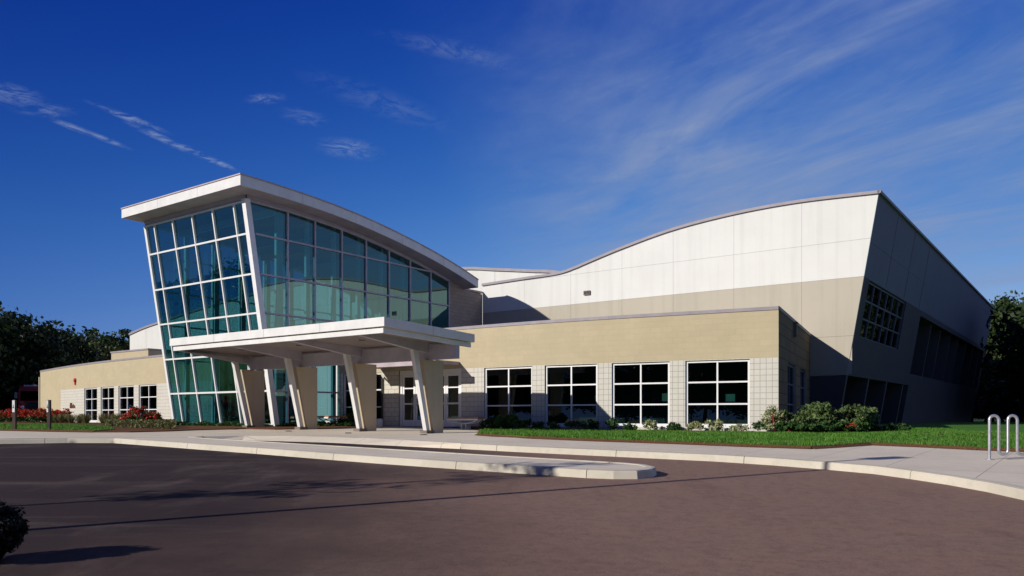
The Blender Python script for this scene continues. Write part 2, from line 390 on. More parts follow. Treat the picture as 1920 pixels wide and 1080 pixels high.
sheet('planting_bed', M['mulch'], [(-1.0, 31.2), (0, 30.9), (1.4, 30.0), (3.5, 28.9), (6.7, 27.3), (8.6, 26.3), (10.2, 25.5), (12.2, 28.5), (13.6, 33.4), (9.15, 26.95), (6.7, 28.3), (1.4, 30.75), (-1.7, 32.8), (-1.9, 31.9)], .085, 1.0, 'structure', .08)

# ------------------------------------------------------------------ front wing (long low wing with a gently curved front)
PTS = [(-8.68,26.99),(-11.15,26.55),(-14,26.05),(-17,25.68),(-20,25.5),(-25,25.4),(-32,25.5),(-40,25.9),(-45.3,26.35),(-51.6,26.85),(-56.8,27.5),(-62.5,28.45),(-69,29.8)]
def crom(n=12):
    out = []; Q = [(2*PTS[0][0]-PTS[1][0], 2*PTS[0][1]-PTS[1][1])] + PTS + [(2*PTS[-1][0]-PTS[-2][0], 2*PTS[-1][1]-PTS[-2][1])]
    for i in range(1, len(Q)-2):
        p0, p1, p2, p3 = Q[i-1:i+3]
        for k in range(n):
            t = k/n
            out.append(tuple(.5*(2*p1[j] + (p2[j]-p0[j])*t + (2*p0[j]-5*p1[j]+4*p2[j]-p3[j])*t*t + (3*p1[j]-p0[j]-3*p2[j]+p3[j])*t**3) for j in (0, 1)))
    return out + [PTS[-1]]
CR = crom(); SS = [0]
for i in range(1, len(CR)): SS.append(SS[-1] + math.dist(CR[i], CR[i-1]))
SEND = SS[-1]
def arc(s):
    s = min(max(s, 0), SEND - 1e-6); i = next(k for k in range(1, len(CR)) if SS[k] >= s)
    f = (s-SS[i-1])/(SS[i]-SS[i-1]); u = CR[i-1][0] + (CR[i][0]-CR[i-1][0])*f; v = CR[i-1][1] + (CR[i][1]-CR[i-1][1])*f
    a, b = CR[max(i-3, 0)], CR[min(i+2, len(CR)-1)]; t = W(b[0], b[1]) - W(a[0], a[1]); t.normalize()   # runs to the left
    n = Vector((-t.y, t.x, 0))                                     # outwards
    if n.dot(AV) > 0: n = -n
    return W(u, v), t, n
def wp(s, z, out=0.):
    p, t, n = arc(s); return p + n*out + AZ*z
WZ0, WZ1 = .07, 2.36
WIN = [(.94, 3.15), (3.71, 5.88), (6.45, 8.65), (9.21, 11.49), (17.23, 19.76), (37.33, 39.69), (40.36, 42.57), (43.26, 45.49), (46.14, 48.64)]
OPEN = [(a, b, WZ0, WZ1) for a, b in WIN] + [(12.66, 16.16, -.3, 2.40)]
SIDEDIR = W(-.175, .985).normalized(); SIDEN = Vector((SIDEDIR.y, -SIDEDIR.x, 0))
CORNER = W(-8.68, 26.99)
wing = thing('front_wing', 'long low block wing with gently curved front, tan above and off-white scored block below', 'building', W(-24, 28, 0))
mb = MB(); mb_l = MB(); mb_r = mb
cuts = sorted(set([0, 20.15, 28.55, 48.64, 54.22, SEND] + [x for o in OPEN for x in o[:2]] + [k*1.0 for k in range(0, 61)]))
for s0, s1 in zip(cuts, cuts[1:]):
    if s1 - s0 < 1e-6: continue
    mid = (s0+s1)/2
    if 20.15 < mid < 28.55: continue
    mb = mb_r if mid < 24 else mb_l
    op = next((o for o in OPEN if o[0] <= mid <= o[1]), None)
    tanall = mid > 54.22; lowm = 2 if 12 < mid < 20.2 else 1
    bands = [(-.35, 2.38, 0 if tanall else lowm), (2.38, 4.0, 0)]
    for za, zb, mt in bands:
        segs = [(za, zb)]
        if op: segs = [(a, b) for a, b in ((za, min(zb, op[2])), (max(za, op[3]), zb)) if b - a > 1e-4]
        for a, b in segs:
            mb.face([wp(s1, a), wp(s0, a), wp(s0, b), wp(s1, b)], mt, [(-s1, a), (-s0, a), (-s0, b), (-s1, b)])
            mb.face([wp(s0, a, -.25), wp(s1, a, -.25), wp(s1, b, -.25), wp(s0, b, -.25)], 3)
for a, b, z0, z1 in OPEN:
    mb = mb_r if a < 24 else mb_l
    for s in (a, b): mb.face([wp(s, z0), wp(s, z0, -.25), wp(s, z1, -.25), wp(s, z1)], 1)
    mb.face([wp(a, z1), wp(b, z1), wp(b, z1, -.25), wp(a, z1, -.25)], 1)
    mb.face([wp(a, z0), wp(a, z0, -.25), wp(b, z0, -.25), wp(b, z0)], 1)
# right-hand side wall with three narrow windows
mb = mb_r
SW = [(2.32, 4.75, 2.36), (6.43, 8.75, 2.36), (10.0, 11.9, 2.36)]
SW = [(2.32, 4.67, 2.36), (6.2, 8.4, 2.36), (9.9, 11.2, 2.36)]
SLEN = 11.6
def sp(t, z, out=0.): return CORNER + SIDEDIR*t + SIDEN*out + AZ*z
sc = sorted(set([0, SLEN] + [x for o in SW for x in o[:2] if x < SLEN]))
for t0, t1 in zip(sc, sc[1:]):
    m_ = (t0+t1)/2; op = any(o[0] < m_ < o[1] for o in SW)
    for a, b in ([(-.35, .1), (2.36, 4.0)] if op else [(-.35, 4.0)]):
        mb.face([sp(t0, a), sp(t1, a), sp(t1, b), sp(t0, b)], 4, [(t0, a), (t1, a), (t1, b), (t0, b)])
        mb.face([sp(t1, a, -.25), sp(t0, a, -.25), sp(t0, b, -.25), sp(t1, b, -.25)], 3)
for a, b, z1 in SW:
    for t in (a, b): mb.face([sp(t, .1), sp(t, .1, -.25), sp(t, z1, -.25), sp(t, z1)], 3)
    mb.face([sp(a, z1), sp(b, z1), sp(b, z1, -.25), sp(a, z1, -.25)], 3); mb.face([sp(a, .1), sp(b, .1), sp(b, .1, -.25), sp(a, .1, -.25)], 3)
# left end wall
e0, et, en = arc(SEND); LD = AV
mb = mb_l
mb.face([e0 + AZ*-.35, e0 + AZ*4.0, e0 + LD*7 + AZ*4.0, e0 + LD*7 + AZ*-.35], 0, [(0, 0), (0, 4.4), (7, 4.4), (7, 0)])
for m_ in (mb_r, mb_l): m_.build('wall', [M['tan_block'], M['white_block'], M['entry_block'], M['room'], M['side_block']], wing)
# roof, floor, inner walls
mb = MB()
for s0, s1 in zip([k*1.0 for k in range(0, 61)], [k*1.0 for k in range(1, 61)] + [SEND]):
    a, b = arc(s0)[0], arc(s1)[0]
    ua, va = UV(a.x, a.y); ub, vb = UV(b.x, b.y)
    if -37.0 < (ua+ub)/2 < -28.9: continue
    ca, cb_ = min(ua, -10.6 + (ua+8.68)*.1), min(ub, -10.6 + (ub+8.68)*.1)
    o_ = -.25 if s0 > 0 else -.3
    pa = wp(s0, 0, -.25) + (arc(s0)[1]*.25 if s0 == 0 else Vector((0, 0, 0)))
    for z in (3.85,):
        mb.face([wp(s1, z, -.25), pa + AZ*z, W(ca, 36.6, z), W(cb_, 36.6, z)])
    mb.face([W(ca, 36.6, .0), W(cb_, 36.6, .0), wp(s1, .0, -.05), pa])
mb.build('roof', M['roof_grey'], wing)
mb = MB()
def inner(s0, s1, dv):
    a, b = arc(s0)[0], arc(s1)[0]
    mb.face([a + AV*dv + AZ*0, b + AV*dv + AZ*0, b + AV*dv + AZ*3.8, a + AV*dv + AZ*3.8])
mb_r, mb_l = mb, MB()
for k in range(2, 60, 2):
    mb = mb_r if k < 24 else mb_l
    m_ = arc(k+1)[0]; uu = UV(m_.x, m_.y)[0]
    if -37.2 < uu < -28.7: continue
    inner(k, k+2, 4.2)
for m_ in (mb_r, mb_l): m_.build('inner_wall', M['office_wall'], wing)
for s in (12.2, 20.0, 36.0, 60.5):
    mb = MB()
    a = arc(s)[0] - arc(s)[2]*.25; mb.face([a, a + AV*6, a + AV*6 + AZ*3.8, a + AZ*3.8])
    mb.build('partition', M['dark_room'], wing)
# coping
mb_r, mb_l = MB(), MB()
ss = [k*1.0 for k in range(0, 61)] + [SEND]
for s0, s1 in zip(ss, ss[1:]):
    if 20.15 < (s0+s1)/2 < 28.5: continue
    mb = mb_r if s0 < 24 else mb_l
    g = .004 if int(s1) % 3 == 0 else 0
    A = [wp(s0, 3.985, .03), wp(s0, 4.1, .03), wp(s0, 4.11, -.3), wp(s0, 3.85, -.3)]
    B = [wp(s1-g, 3.985, .03), wp(s1-g, 4.1, .03), wp(s1-g, 4.11, -.3), wp(s1-g, 3.85, -.3)]
    for i in range(4): mb.face([B[i], A[i], A[(i+1)%4], B[(i+1)%4]])
mb = mb_r
A = [sp(-.03, 3.985, .03), sp(-.03, 4.1, .03), sp(.3, 4.1, -.3), sp(.3, 3.85, -.3)]
B = [p + SIDEDIR*SLEN for p in A]
for i in range(4): mb.face([A[i], B[i], B[(i+1)%4], A[(i+1)%4]])
for m_ in (mb_r, mb_l): m_.build('coping', M['coping'], wing)
def wing_window(p, ax, n, w, z0, z1, cols, rows, fm, gm, parent, rec=.11, fw=.075):
    """window in the plane through p along ax; n points out"""
    fr = MB(); o = p - n*rec
    for x in (0, w): fr.bar(o + ax*(fw/2 if x == 0 else w-fw/2) + AZ*z0, o + ax*(fw/2 if x == 0 else w-fw/2) + AZ*z1, ax, fw, n, .09)
    for z in (z0+fw/2, z1-fw/2): fr.bar(o + AZ*z + ax*fw, o + AZ*z + ax*(w-fw), AZ, fw, n, .088)
    for c in range(1, cols): fr.bar(o + ax*(w*c/cols) + AZ*(z0+fw), o + ax*(w*c/cols) + AZ*(z1-fw), ax, .055, n, .08)
    for r in range(1, rows):
        z = z0 + (z1-z0)*r/rows
        for c in range(cols):
            xa = fw if c == 0 else w*c/cols + .0275; xb = w-fw if c == cols-1 else w*(c+1)/cols - .0275
            fr.bar(o + AZ*z + ax*xa, o + AZ*z + ax*xb, AZ, .055, n, .078)
    f = fr.build('window', fm, parent)
    g = MB(); q = o - n*.01
    g.face([q + ax*.02 + AZ*(z0+.02), q + ax*(w-.02) + AZ*(z0+.02), q + ax*(w-.02) + AZ*(z1-.02), q + ax*.02 + AZ*(z1-.02)])
    g.build('pane', gm, f)
    return f
for a, b in WIN:
    p = wp(b, 0); q = wp(a, 0); ax = (q-p).normalized(); n = arc((a+b)/2)[2]
    f = wing_window(p, ax, n, (q-p).length, WZ0, WZ1, 2, 3, M['frame'], M['wing_glass'], wing)
    sl = MB(); sl.box(p, ax, n, AZ, (-.02, (q-p).length+.02), (-.2, .03), (WZ0-.07, WZ0-.003)); sl.build('sill', M['frame'], f)
for a, b, z1 in SW:
    p = sp(a, 0); wing_window(p, SIDEDIR, SIDEN, b-a, .1, z1, 2, 3, M['dark_frame'], M['dark_glass'], wing, .12, .09)
# entrance doors
def door_leaf(s_hi, s_lo, hand):
    p = wp(s_hi, 0, -.12); q = wp(s_lo, 0, -.12); ax = (q-p).normalized(); n = arc((s_hi+s_lo)/2)[2]; w = (q-p).length
    d = MB()
    for x in (.05, w-.05): d.bar(p + ax*x + AZ*-.03, p + ax*x + AZ*2.2, ax, .1, n, .05)
    for z, h in ((.11, .28), (2.15, .1), (.95, .07), (1.62, .05)): d.bar(p + ax*.1 + AZ*z, p + ax*(w-.1) + AZ*z, AZ, h, n, .046)
    o = d.build('door', M['frame'], wing)
    g = MB(); g.face([p + ax*.08 + AZ*.2, p + ax*(w-.08) + AZ*.2, p + ax*(w-.08) + AZ*2.12, p + ax*.08 + AZ*2.12]); g.build('pane', M['door_glass'], o)
    h = MB(); hx = w-.13 if hand > 0 else .13
    h.tube([p + ax*hx + n*.03 + AZ*.85, p + ax*hx + n*.09 + AZ*.87, p + ax*hx + n*.09 + AZ*1.18, p + ax*hx + n*.03 + AZ*1.2], .014, 6); h.build('handle', M['chrome'], o)
for hi, lo, hd in ((16.02, 15.28, 1), (15.26, 14.52, -1), (14.32, 13.56, 1), (13.54, 12.78, -1)): door_leaf(hi, lo, hd)
mb = MB()
for s in (16.09, 14.42, 12.72):
    mb.bar(wp(s, -.05, -.12), wp(s, 2.4, -.12), arc(s)[1], .13, arc(s)[2], .1)
for a, b in ((16.02, 14.5), (14.34, 12.78)): mb.bar(wp(a, 2.3, -.12), wp(b, 2.3, -.12), AZ, .19, arc(14)[2], .1)
mb.build('door_frame', M['frame'], wing)
# small roof over the doors
mb = MB()
def strip(s0, s1, o0, o1, z0, z1, k=6):
    for i in range(k):
        a = s0 + (s1-s0)*i/k; b = s0 + (s1-s0)*(i+1)/k
        A = [wp(a, z0, o0), wp(a, z1, o0), wp(a, z1, o1), wp(a, z0, o1)]; B = [wp(b, z0, o0), wp(b, z1, o0), wp(b, z1, o1), wp(b, z0, o1)]
        for j in range(4): mb.face([B[j], A[j], A[(j+1)%4], B[(j+1)%4]])
        if i == 0: mb.face(A)
        if i == k-1: mb.face(B[::-1])
strip(12.75, 17.3, .002, 1.5, 2.52, 2.66); strip(12.70, 17.35, 1.503, 1.60, 2.46, 2.72)
mb.build('door_roof', M['soffit'], wing)
mb = MB(); p, t, n = arc(17.12)
q = p + n*.07
mb.tube([q + n*1.2 + AZ*2.5, q + n*1.2 + AZ*2.35, q + n*.1 + AZ*2.2, q + AZ*2.1, q + AZ*.05], .04, 8); mb.build('downspout', M['dark_metal'], wing, True)
# wall fittings
mb = MB(); p, t, n = arc(50.48)
mb.tube([p + n*.0 + AZ*2.98, p + n*.05 + AZ*2.98, p + n*.13 + AZ*2.98], [.16, .16, .11], 14); mb.bar(p + n*.05 + AZ*2.66, p + n*.05 + AZ*2.83, t, .12, n, .08)
mb.build('alarm_bell', M['red'], wing, True)
mb = MB(); p, t, n = arc(51.1)
r = random.Random(3)
x = -.62
for i in range(6):                                # raised sign letters, too small to read in the photograph
    w_ = r.uniform(.12, .2); h_ = r.choice((.2, .3, .38))
    mb.bar(p - t*x + AZ*1.0 + n*.025, p - t*(x+.05) + AZ*(1.0+h_) + n*.025, t, .05, n, .04)
    mb.bar(p - t*x + AZ*(1.0+h_*.5) + n*.02, p - t*(x+w_) + AZ*(1.0+h_*.6) + n*.02, AZ, .05, n, .035)
    if i % 2: mb.bar(p - t*(x+w_) + AZ*1.0 + n*.026, p - t*(x+w_*.8) + AZ*(1.0+h_*.7) + n*.026, t, .045, n, .04)
    x += w_ + .05
mb.bar(p + t*.15 + AZ*.72 + n*.02, p + t*.02 + AZ*.72 + n*.02, AZ, .05, n, .03); mb.bar(p - t*.1 + AZ*.72 + n*.02, p - t*.25 + AZ*.72 + n*.02, AZ, .05, n, .03)
mb.build('lettering', M['sign_brown'], wing)
mb = MB(); mb.bar(sp(4.0, 3.42, .06), sp(4.0, 3.92, .06), SIDEDIR, .16, SIDEN, .12); mb.bar(sp(4.0, 3.92, .08), sp(4.0, 3.98, .08), SIDEDIR, .22, SIDEN, .16)
mb.build('wall_light', M['plinth'], wing)
mb = MB(); p, t, n = arc(SEND); mb.bar(p + t*.32 - n*.12 + AZ*-.2, p + t*.32 - n*.12 + AZ*3.6, t, .3, n, .3); mb.build('corner_post', M['tan_panel'], wing)
for s, z, w_, h_, mt in ((5.2 - 1.3, .95, .26, .28, 'paper'), (1.62, .92, .32, .26, 'teal_paper'), (6.55, .98, .12, .2, 'paper'), (1.9 - .2, 1.6, .001, .001, 'paper')):
    if w_ < .01: continue
    mb = MB(); p = wp(s, z, -.16); mb.box(p, arc(s)[1], arc(s)[2], AZ, (-w_/2, w_/2), (-.01, 0), (0, h_)); mb.build('poster', M[mt], wing)
# box on the roof
mb = MB(); mb.ubox((-58.2, -53.2), (30, 34), (3.85, 5.02)); mb.build('roof_box', M['tan_block'], wing)
mb = MB(); mb.ubox((-58.25, -53.15), (29.95, 34.05), (5.023, 5.13)); mb.build('roof_box_coping', M['coping'], wing)

# ------------------------------------------------------------------ glass entrance tower
UR, UL = -28.97, -36.92
VB, LEAN = 22.17, .1583
def vf(z): return VB - LEAN*z
def lerp_tab(tab, x):
    if x <= tab[0][0]: a, b = tab[0], tab[1]
    elif x >= tab[-1][0]: a, b = tab[-2], tab[-1]
    else:
        i = next(k for k in range(1, len(tab)) if tab[k][0] >= x); a, b = tab[i-1], tab[i]
    return a[1] + (b[1]-a[1])*(x-a[0])/(b[0]-a[0])
def smooth_tab(tab, n=8):
    out = []; Q = [tab[0]] + tab + [tab[-1]]
    for i in range(1, len(Q)-2):
        p0, p1, p2, p3 = Q[i-1:i+3]
        for k in range(n):
            t = k/n; out.append(tuple(.5*(2*p1[j] + (p2[j]-p0[j])*t + (2*p0[j]-5*p1[j]+4*p2[j]-p3[j])*t*t + (3*p1[j]-p0[j]-3*p2[j]+p3[j])*t**3) for j in (0, 1)))
    return out + [tab[-1]]
ROOF = smooth_tab([(19.66, 10.18), (21.57, 10.14), (23.99, 10.02), (26.34, 9.80), (28.65, 9.47), (31.21, 9.0), (33.45, 8.47), (35.02, 8.02)])
def zr(v): return lerp_tab(ROOF, v)
HEAD = smooth_tab([(20.68, 9.51), (22.76, 9.47), (24.29, 9.38), (25.9, 9.26), (27.46, 9.07), (29.03, 8.83), (30.57, 8.56), (32.16, 8.22), (33.66, 7.87)])
def zh(v): return lerp_tab(HEAD, v)
ROWS = [1.52, 3.18, 4.86, 6.5, 8.17]
VM = [22.76, 24.29, 25.9, 27.46, 29.03, 30.57, 32.16, 33.66]
UM = [-36.07, -34.53, -32.96, -31.39, -29.84]
tower = thing('entrance_tower', 'tall glass entrance tower with outward leaning front and drooping curved roof', 'building', W(-33, 26, 0))
# roof with wide eaves
mb = MB(); RU0, RU1 = -37.19, -27.97
vs = [p[0] for p in ROOF]
for a, b in zip(vs, vs[1:]):
    za, zb = zr(a), zr(b); T = .43
    mb.face([W(RU0, a, za), W(RU1, a, za), W(RU1, b, zb), W(RU0, b, zb)], 1)
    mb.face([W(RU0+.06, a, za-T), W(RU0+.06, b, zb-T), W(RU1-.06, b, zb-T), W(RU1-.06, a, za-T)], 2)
    mb.face([W(RU1, a, za-T), W(RU1, b, zb-T), W(RU1, b, zb), W(RU1, a, za)]); mb.face([W(RU0, b, zb-T), W(RU0, a, za-T), W(RU0, a, za), W(RU0, b, zb)])
    for u0, u1 in ((RU1-.06, RU1), (RU0, RU0+.06)): mb.face([W(u0, a, za-T), W(u0, b, zb-T), W(u1, b, zb-T), W(u1, a, za-T)])
a = vs[0]; z = zr(a); mb.face([W(RU0, a, z-.43), W(RU1, a, z-.43), W(RU1, a, z), W(RU0, a, z)])
a = vs[-1]; z = zr(a); mb.face([W(RU1, a, z-.43), W(RU0, a, z-.43), W(RU0, a, z), W(RU1, a, z)])
mb.build('roof', [M['white_metal'], M['roof_grey'], M['soffit']], tower)
mb = MB()                                         # thin drip edge
for a, b in zip(vs, vs[1:]): mb.bar(W(RU1+.012, a, zr(a)+.012), W(RU1+.012, b, zr(b)+.012), AU, .06, AZ, .05)
mb.bar(W(RU0, vs[0]-.012, zr(vs[0])+.012), W(RU1+.04, vs[0]-.012, zr(vs[0])+.012), AV, .06, AZ, .05)
mb.build('drip_edge', M['soffit'], tower)
for u in (-34.1, -31.0):
    mb = MB(); mb.bar(W(u, vs[0]-.001, zr(vs[0])-.425), W(u, vs[0]-.001, zr(vs[0])-.01), AU, .014, AV, .004); mb.build('fascia_joint', M['soffit'], tower)
for v in (22.8, 25.9, 29.0, 32.1):
    mb = MB(); mb.bar(W(RU1+.001, v, zr(v)-.425), W(RU1+.001, v, zr(v)-.02), AV, .014, AU, .004); mb.build('fascia_joint', M['soffit'], tower)
# band of wall between the glass and the roof
mb = MB()
hv = [20.68 + (35.0-20.68)*k/40 for k in range(41)]
def zband(v): return zh(v) if v < 33.7 else zh(33.7) - (v-33.7)*.3
for u, o in ((UR, 1), (UL, -1)):
    for a, b in zip(hv, hv[1:]):
        mb.face([W(u, a, zh(a)+.03), W(u, b, zh(b)+.03), W(u, b, zr(b)-.43), W(u, a, zr(a)-.43)])
        mb.face([W(u-.2*o, a, zh(a)+.03), W(u-.2*o, b, zh(b)+.03), W(u-.2*o, b, zr(b)-.43), W(u-.2*o, a, zr(a)-.43)])
        mb.face([W(u, a, zh(a)+.03), W(u, b, zh(b)+.03), W(u-.2*o, b, zh(b)+.03), W(u-.2*o, a, zh(a)+.03)])
v0 = vf(9.53)
mb.face([W(UL, v0, 9.56), W(UR, v0, 9.56), W(UR, v0-.06, zr(v0)-.43), W(UL, v0-.06, zr(v0)-.43)])
mb.face([W(UL, v0+.2, 9.56), W(UR, v0+.2, 9.56), W(UR, v0+.2, zr(v0)-.43), W(UL, v0+.2, zr(v0)-.43)])
mb.face([W(UL, v0, 9.56), W(UR, v0, 9.56), W(UR, v0+.2, 9.56), W(UL, v0+.2, 9.56)])
mb.build('eaves_band', M['grey_metal'], tower)
# front curtain wall
LV = (AZ + AV*-LEAN).normalized(); LNn = (AV*-1 + AZ*-LEAN).normalized()
cw = MB()
def fp(u, z, o=0.): return W(u, vf(z), z) + LNn*o
for u, w_ in [(UL+.06, .16)] + [(x, .07) for x in UM]: cw.bar(fp(u, .0), fp(u, 9.53), AU, w_, LNn, .14)
cols_ = [UL+.14] + UM + [UR-.11]
for z in [.04] + ROWS + [9.49]:
    for a, b in zip(cols_, cols_[1:]):
        cw.bar(fp(a+.035 if a in UM else a, z), fp(b-.035, z), LV, .075, LNn, .13)
front = cw.build('front_curtain_wall', M['frame'], tower)
g = MB(); g.face([fp(UL+.05, .02, -.02), fp(UR-.05, .02, -.02), fp(UR-.05, 9.5, -.02), fp(UL+.05, 9.5, -.02)]); g.build('pane', M['tower_glass'], front)
cp = MB(); cp.bar(fp(UR-.02, -.1, .02), fp(UR-.02, 9.56, .02), AU, .24, LNn, .26); cp.build('corner_post', M['frame'], tower)
# side curtain walls
def side_glazing(u, o, v_end, name, zmin_of):
    mb = MB(); n = AU*o
    for v in VM:
        if v <= v_end+.01: mb.bar(W(u, v, zmin_of(v)), W(u, v, zh(v)), AV, .07, n, .14)
    for z in [.04] + ROWS:
        va = vf(z)+.16
        edges = [va] + [v for v in VM if v > va and v <= v_end+.01]
        for a, b in zip(edges, edges[1:]):
            if z < zmin_of((a+b)/2): continue
            if zh(b) < z:
                if zh(a) <= z: continue
                f_ = (zh(a)-z)/(zh(a)-zh(b)); b2 = a + (b-a)*f_
            else: b2 = b
            mb.bar(W(u, a+.035, z), W(u, b2-.035, z), AZ, .07, n, .13)
    xs = [20.75 + (v_end-20.75)*k/30 for k in range(31)]
    for a, b in zip(xs, xs[1:]): mb.bar(W(u, a, zh(a)), W(u, b, zh(b)), AZ, .08, n, .142)
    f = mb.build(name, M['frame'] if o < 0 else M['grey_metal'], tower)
    g = MB()
    vs_ = sorted(set([vf(z) for z in (0, 1, 2, 3, 4, 5, 6, 7, 8, 9, 9.5)] + [22.2 + (v_end-22.2)*k/40 for k in range(41)]))
    for a, b in zip(vs_, vs_[1:]):
        def lo(v): return max(zmin_of(v), (VB-v)/LEAN if v < VB else 0)
        if zh(a) - lo(a) < .01 and zh(b) - lo(b) < .01: continue
        g.face([W(u - .01*o, a, lo(a)), W(u - .01*o, b, lo(b)), W(u - .01*o, b, zh(b)), W(u - .01*o, a, max(lo(a), zh(a)))])
    g.build('pane', M['tower_glass'], f)
    return f
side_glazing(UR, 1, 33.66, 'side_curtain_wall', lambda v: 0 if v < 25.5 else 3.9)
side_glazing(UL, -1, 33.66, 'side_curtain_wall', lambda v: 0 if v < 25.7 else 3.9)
# block end, back wall
mb = MB()
def blockwall(u, va, vb, z0, zt, o, k=6):
    for i in range(k):
        a = va + (vb-va)*i/k; b = va + (vb-va)*(i+1)/k
        mb.face([W(u, a, z0), W(u, b, z0), W(u, b, zt(b)), W(u, a, zt(a))], 0, [(a, z0), (b, z0), (b, zt(b)), (a, zt(a))])
blockwall(UR+.004, 33.70, 35.02, 0, lambda v: zr(v)-.43, 1); blockwall(UL-.004, 33.7, 35.02, 0, lambda v: zr(v)-.43, -1)
blockwall(UR+.004, 35.02, 36.66, 0, lambda v: 7.5 + (36.66-v)*.03, 1, 2); blockwall(UL-.004, 35.02, 36.66, 0, lambda v: 7.55, -1, 2)
mb.face([W(UL, 35.02, 7.5), W(UR, 35.02, 7.5), W(UR, 36.66, 7.5), W(UL, 36.66, 7.5)])
mb.build('block_wall', M['tower_block'], tower)
mb = MB(); mb.ubox((UR-.28, UR+.04), (35.05, 36.67), (7.553, 7.66)); mb.build('block_coping', M['soffit'], tower)
mb = MB()
mb.ubox((UL+.05, UR-.05), (33.75, 33.95), (4.25, 7.35))                        # back wall of the lobby
mb.ubox((UL+.12, -33.4), (27.2, 33.74), (4.22, 4.42)); mb.ubox((-33.4, UR-.2), (29.4, 33.74), (4.22, 4.42))   # upper floor
mb.build('lobby_wall', M['lobby'], tower)
mb = MB(); mb.face([W(UL+.1, VB+.1, .02), W(UR-.1, VB+.1, .02), W(UR-.1, 33.7, .02), W(UL+.1, 33.7, .02)]); mb.build('lobby_floor', M['lobby_floor'], tower)
mb = MB(); mb.ubox((UL+.05, UR-.05), (33.75, 33.95), (0, 4.22)); mb.build('dark_wall', M['dark_room'], tower)
mb = MB(); mb.ubox((UL+.15, -34.4), (24.6, 27.1), (.03, 4.2)); mb.build('dark_box', M['dark_room'], tower)  # dark box added to stand for the unlit interior behind the glass
for v in (22.55, 22.72, 24.2, 25.78, 27.34, 28.9, 30.45):
    for u in (UR-.42, UL+.5):
        if u < -33 and v in (22.72,): continue
        mb = MB(); mb.bar(W(u, v, .02), W(u, v, zh(v)+.1), AU, .14, AV, .2); mb.build('column', M['lobby'], tower)
for v in (22.3, 23.9, 25.5, 27.1, 28.7):
    mb = MB(); mb.bar(W(UL+.25, v, zr(v)-.72), W(UR-.25, v, zr(v)-.72), AV, .12, AZ, .3); mb.build('ceiling_beam', M['lobby'] if v < 23 else M['dark_frame'], tower)
mb = MB()
for a, b in zip(hv[1:], hv[2:]): mb.face([W(UL+.25, a, zr(a)-.5), W(UR-.25, a, zr(a)-.5), W(UR-.25, b, zr(b)-.5), W(UL+.25, b, zr(b)-.5)])
mb.build('ceiling', M['dark_frame'], tower)
mb = MB()
for z in (4.9, 5.2, 5.45): mb.bar(W(UL+.3, 27.25, z), W(-33.4, 27.25, z), AV, .03, AZ, .04); mb.bar(W(-33.4, 29.4, z), W(UR-.3, 29.4, z), AV, .03, AZ, .04); mb.bar(W(-33.4, 27.25, z), W(-33.4, 29.4, z), AU, .03, AZ, .04)
for u in np.arange(UL+.4, -33.4, .8): mb.bar(W(u, 27.25, 4.42), W(u, 27.25, 5.45), AU, .04, AV, .04)
for u in np.arange(-33.0, UR-.2, .8): mb.bar(W(u, 29.4, 4.42), W(u, 29.4, 5.45), AU, .04, AV, .04)
mb.build('railing', M['dark_frame'], tower)
mb = MB(); mb.bar(fp(UL, -.12, -.02), fp(UR, -.12, -.02), AV, .25, AZ, .22); mb.bar(W(UR, VB, -.12), W(UR, 25.4, -.12), AU, .25, AZ, .22); mb.build('sill', M['frame'], tower)

# ------------------------------------------------------------------ gymnasium
VG = 36.69; GL = .168
def ug(z): return -8.86 + GL*(z-2.2)
GTOP = smooth_tab([(-28.97, 8.04), (-26, 8.11), (-23.75, 8.16), (-22.6, 8.36), (-21.95, 8.53), (-19.84, 9.05), (-16.99, 9.62), (-13.9, 9.94), (-10.84, 10.03), (-7.5, 9.90)])
def zg(u): return lerp_tab(GTOP, u)
VE = 82.4
gym = thing('gymnasium', 'large white and tan panel hall with curved roof and leaning shaded side wall', 'building', W(-18, 50, 0))
mb = MB()
UC = [-28.97, -26.0, -22.94, -19.84, -16.99, -13.9, -10.77, None]
RZ = [(2.2, 3.9, 1), (3.9, 6.42, 1), (6.42, 8.02, 0), (8.02, 10.4, 0)]
G = .0045
for a, b in zip(UC, UC[1:]):
    for z0, z1, mt in RZ:
        z0_, z1_ = z0+G, z1-G; ua = a+G if a > -28.9 else a
        def ub_(z): return (b-G) if b is not None else ug(z)
        top = []
        k = 10
        for i in range(k+1):
            u = ua + (ub_(min(z1_, 9.9)) - ua)*i/k; top.append((u, min(z1_, zg(u))))
        if max(t[1] for t in top) < z0_+.02: continue
        top = [(u, max(z, z0_+.001)) for u, z in top]
        poly = [(ua, z0_), (ub_(z0_), z0_)] + top[::-1]
        pts = [W(u, VG, z) for u, z in poly]
        mb.prism(pts, AV*.12, mt)
mb.build('front_wall', [M['white_panel'], M['tan_panel']], gym)
mb = MB(); us = [-28.97 + (21.4)*k/40 for k in range(41)]
for a, b in zip(us, us[1:]):
    if zg(b) > 0: mb.face([W(a, VG+.03, -.3 if a < -9.6 else 2.25), W(b, VG+.03, -.3 if a < -9.6 else 2.25), W(b, VG+.03, min(zg(b), 9.9)), W(a, VG+.03, min(zg(a), 9.9))]) if ug(6) > b else None
mb.ubox((-28.97, -10.9), (VG-.0, VG+.02), (-.3, 2.19))
mb.build('wall_backing', M['backing'], gym)
mb = MB()
gu = [p[0] for p in GTOP]
for a, b in zip(gu, gu[1:]):
    za, zb = zg(a), zg(b)
    if a < -23.8: ve = 46.0
    else: ve = VE
    mb.face([W(a, VG, za), W(b, VG, zb), W(b, ve, zb), W(a, ve, za)])
mb.build('roof', M['roof_grey'], gym)
mb = MB()
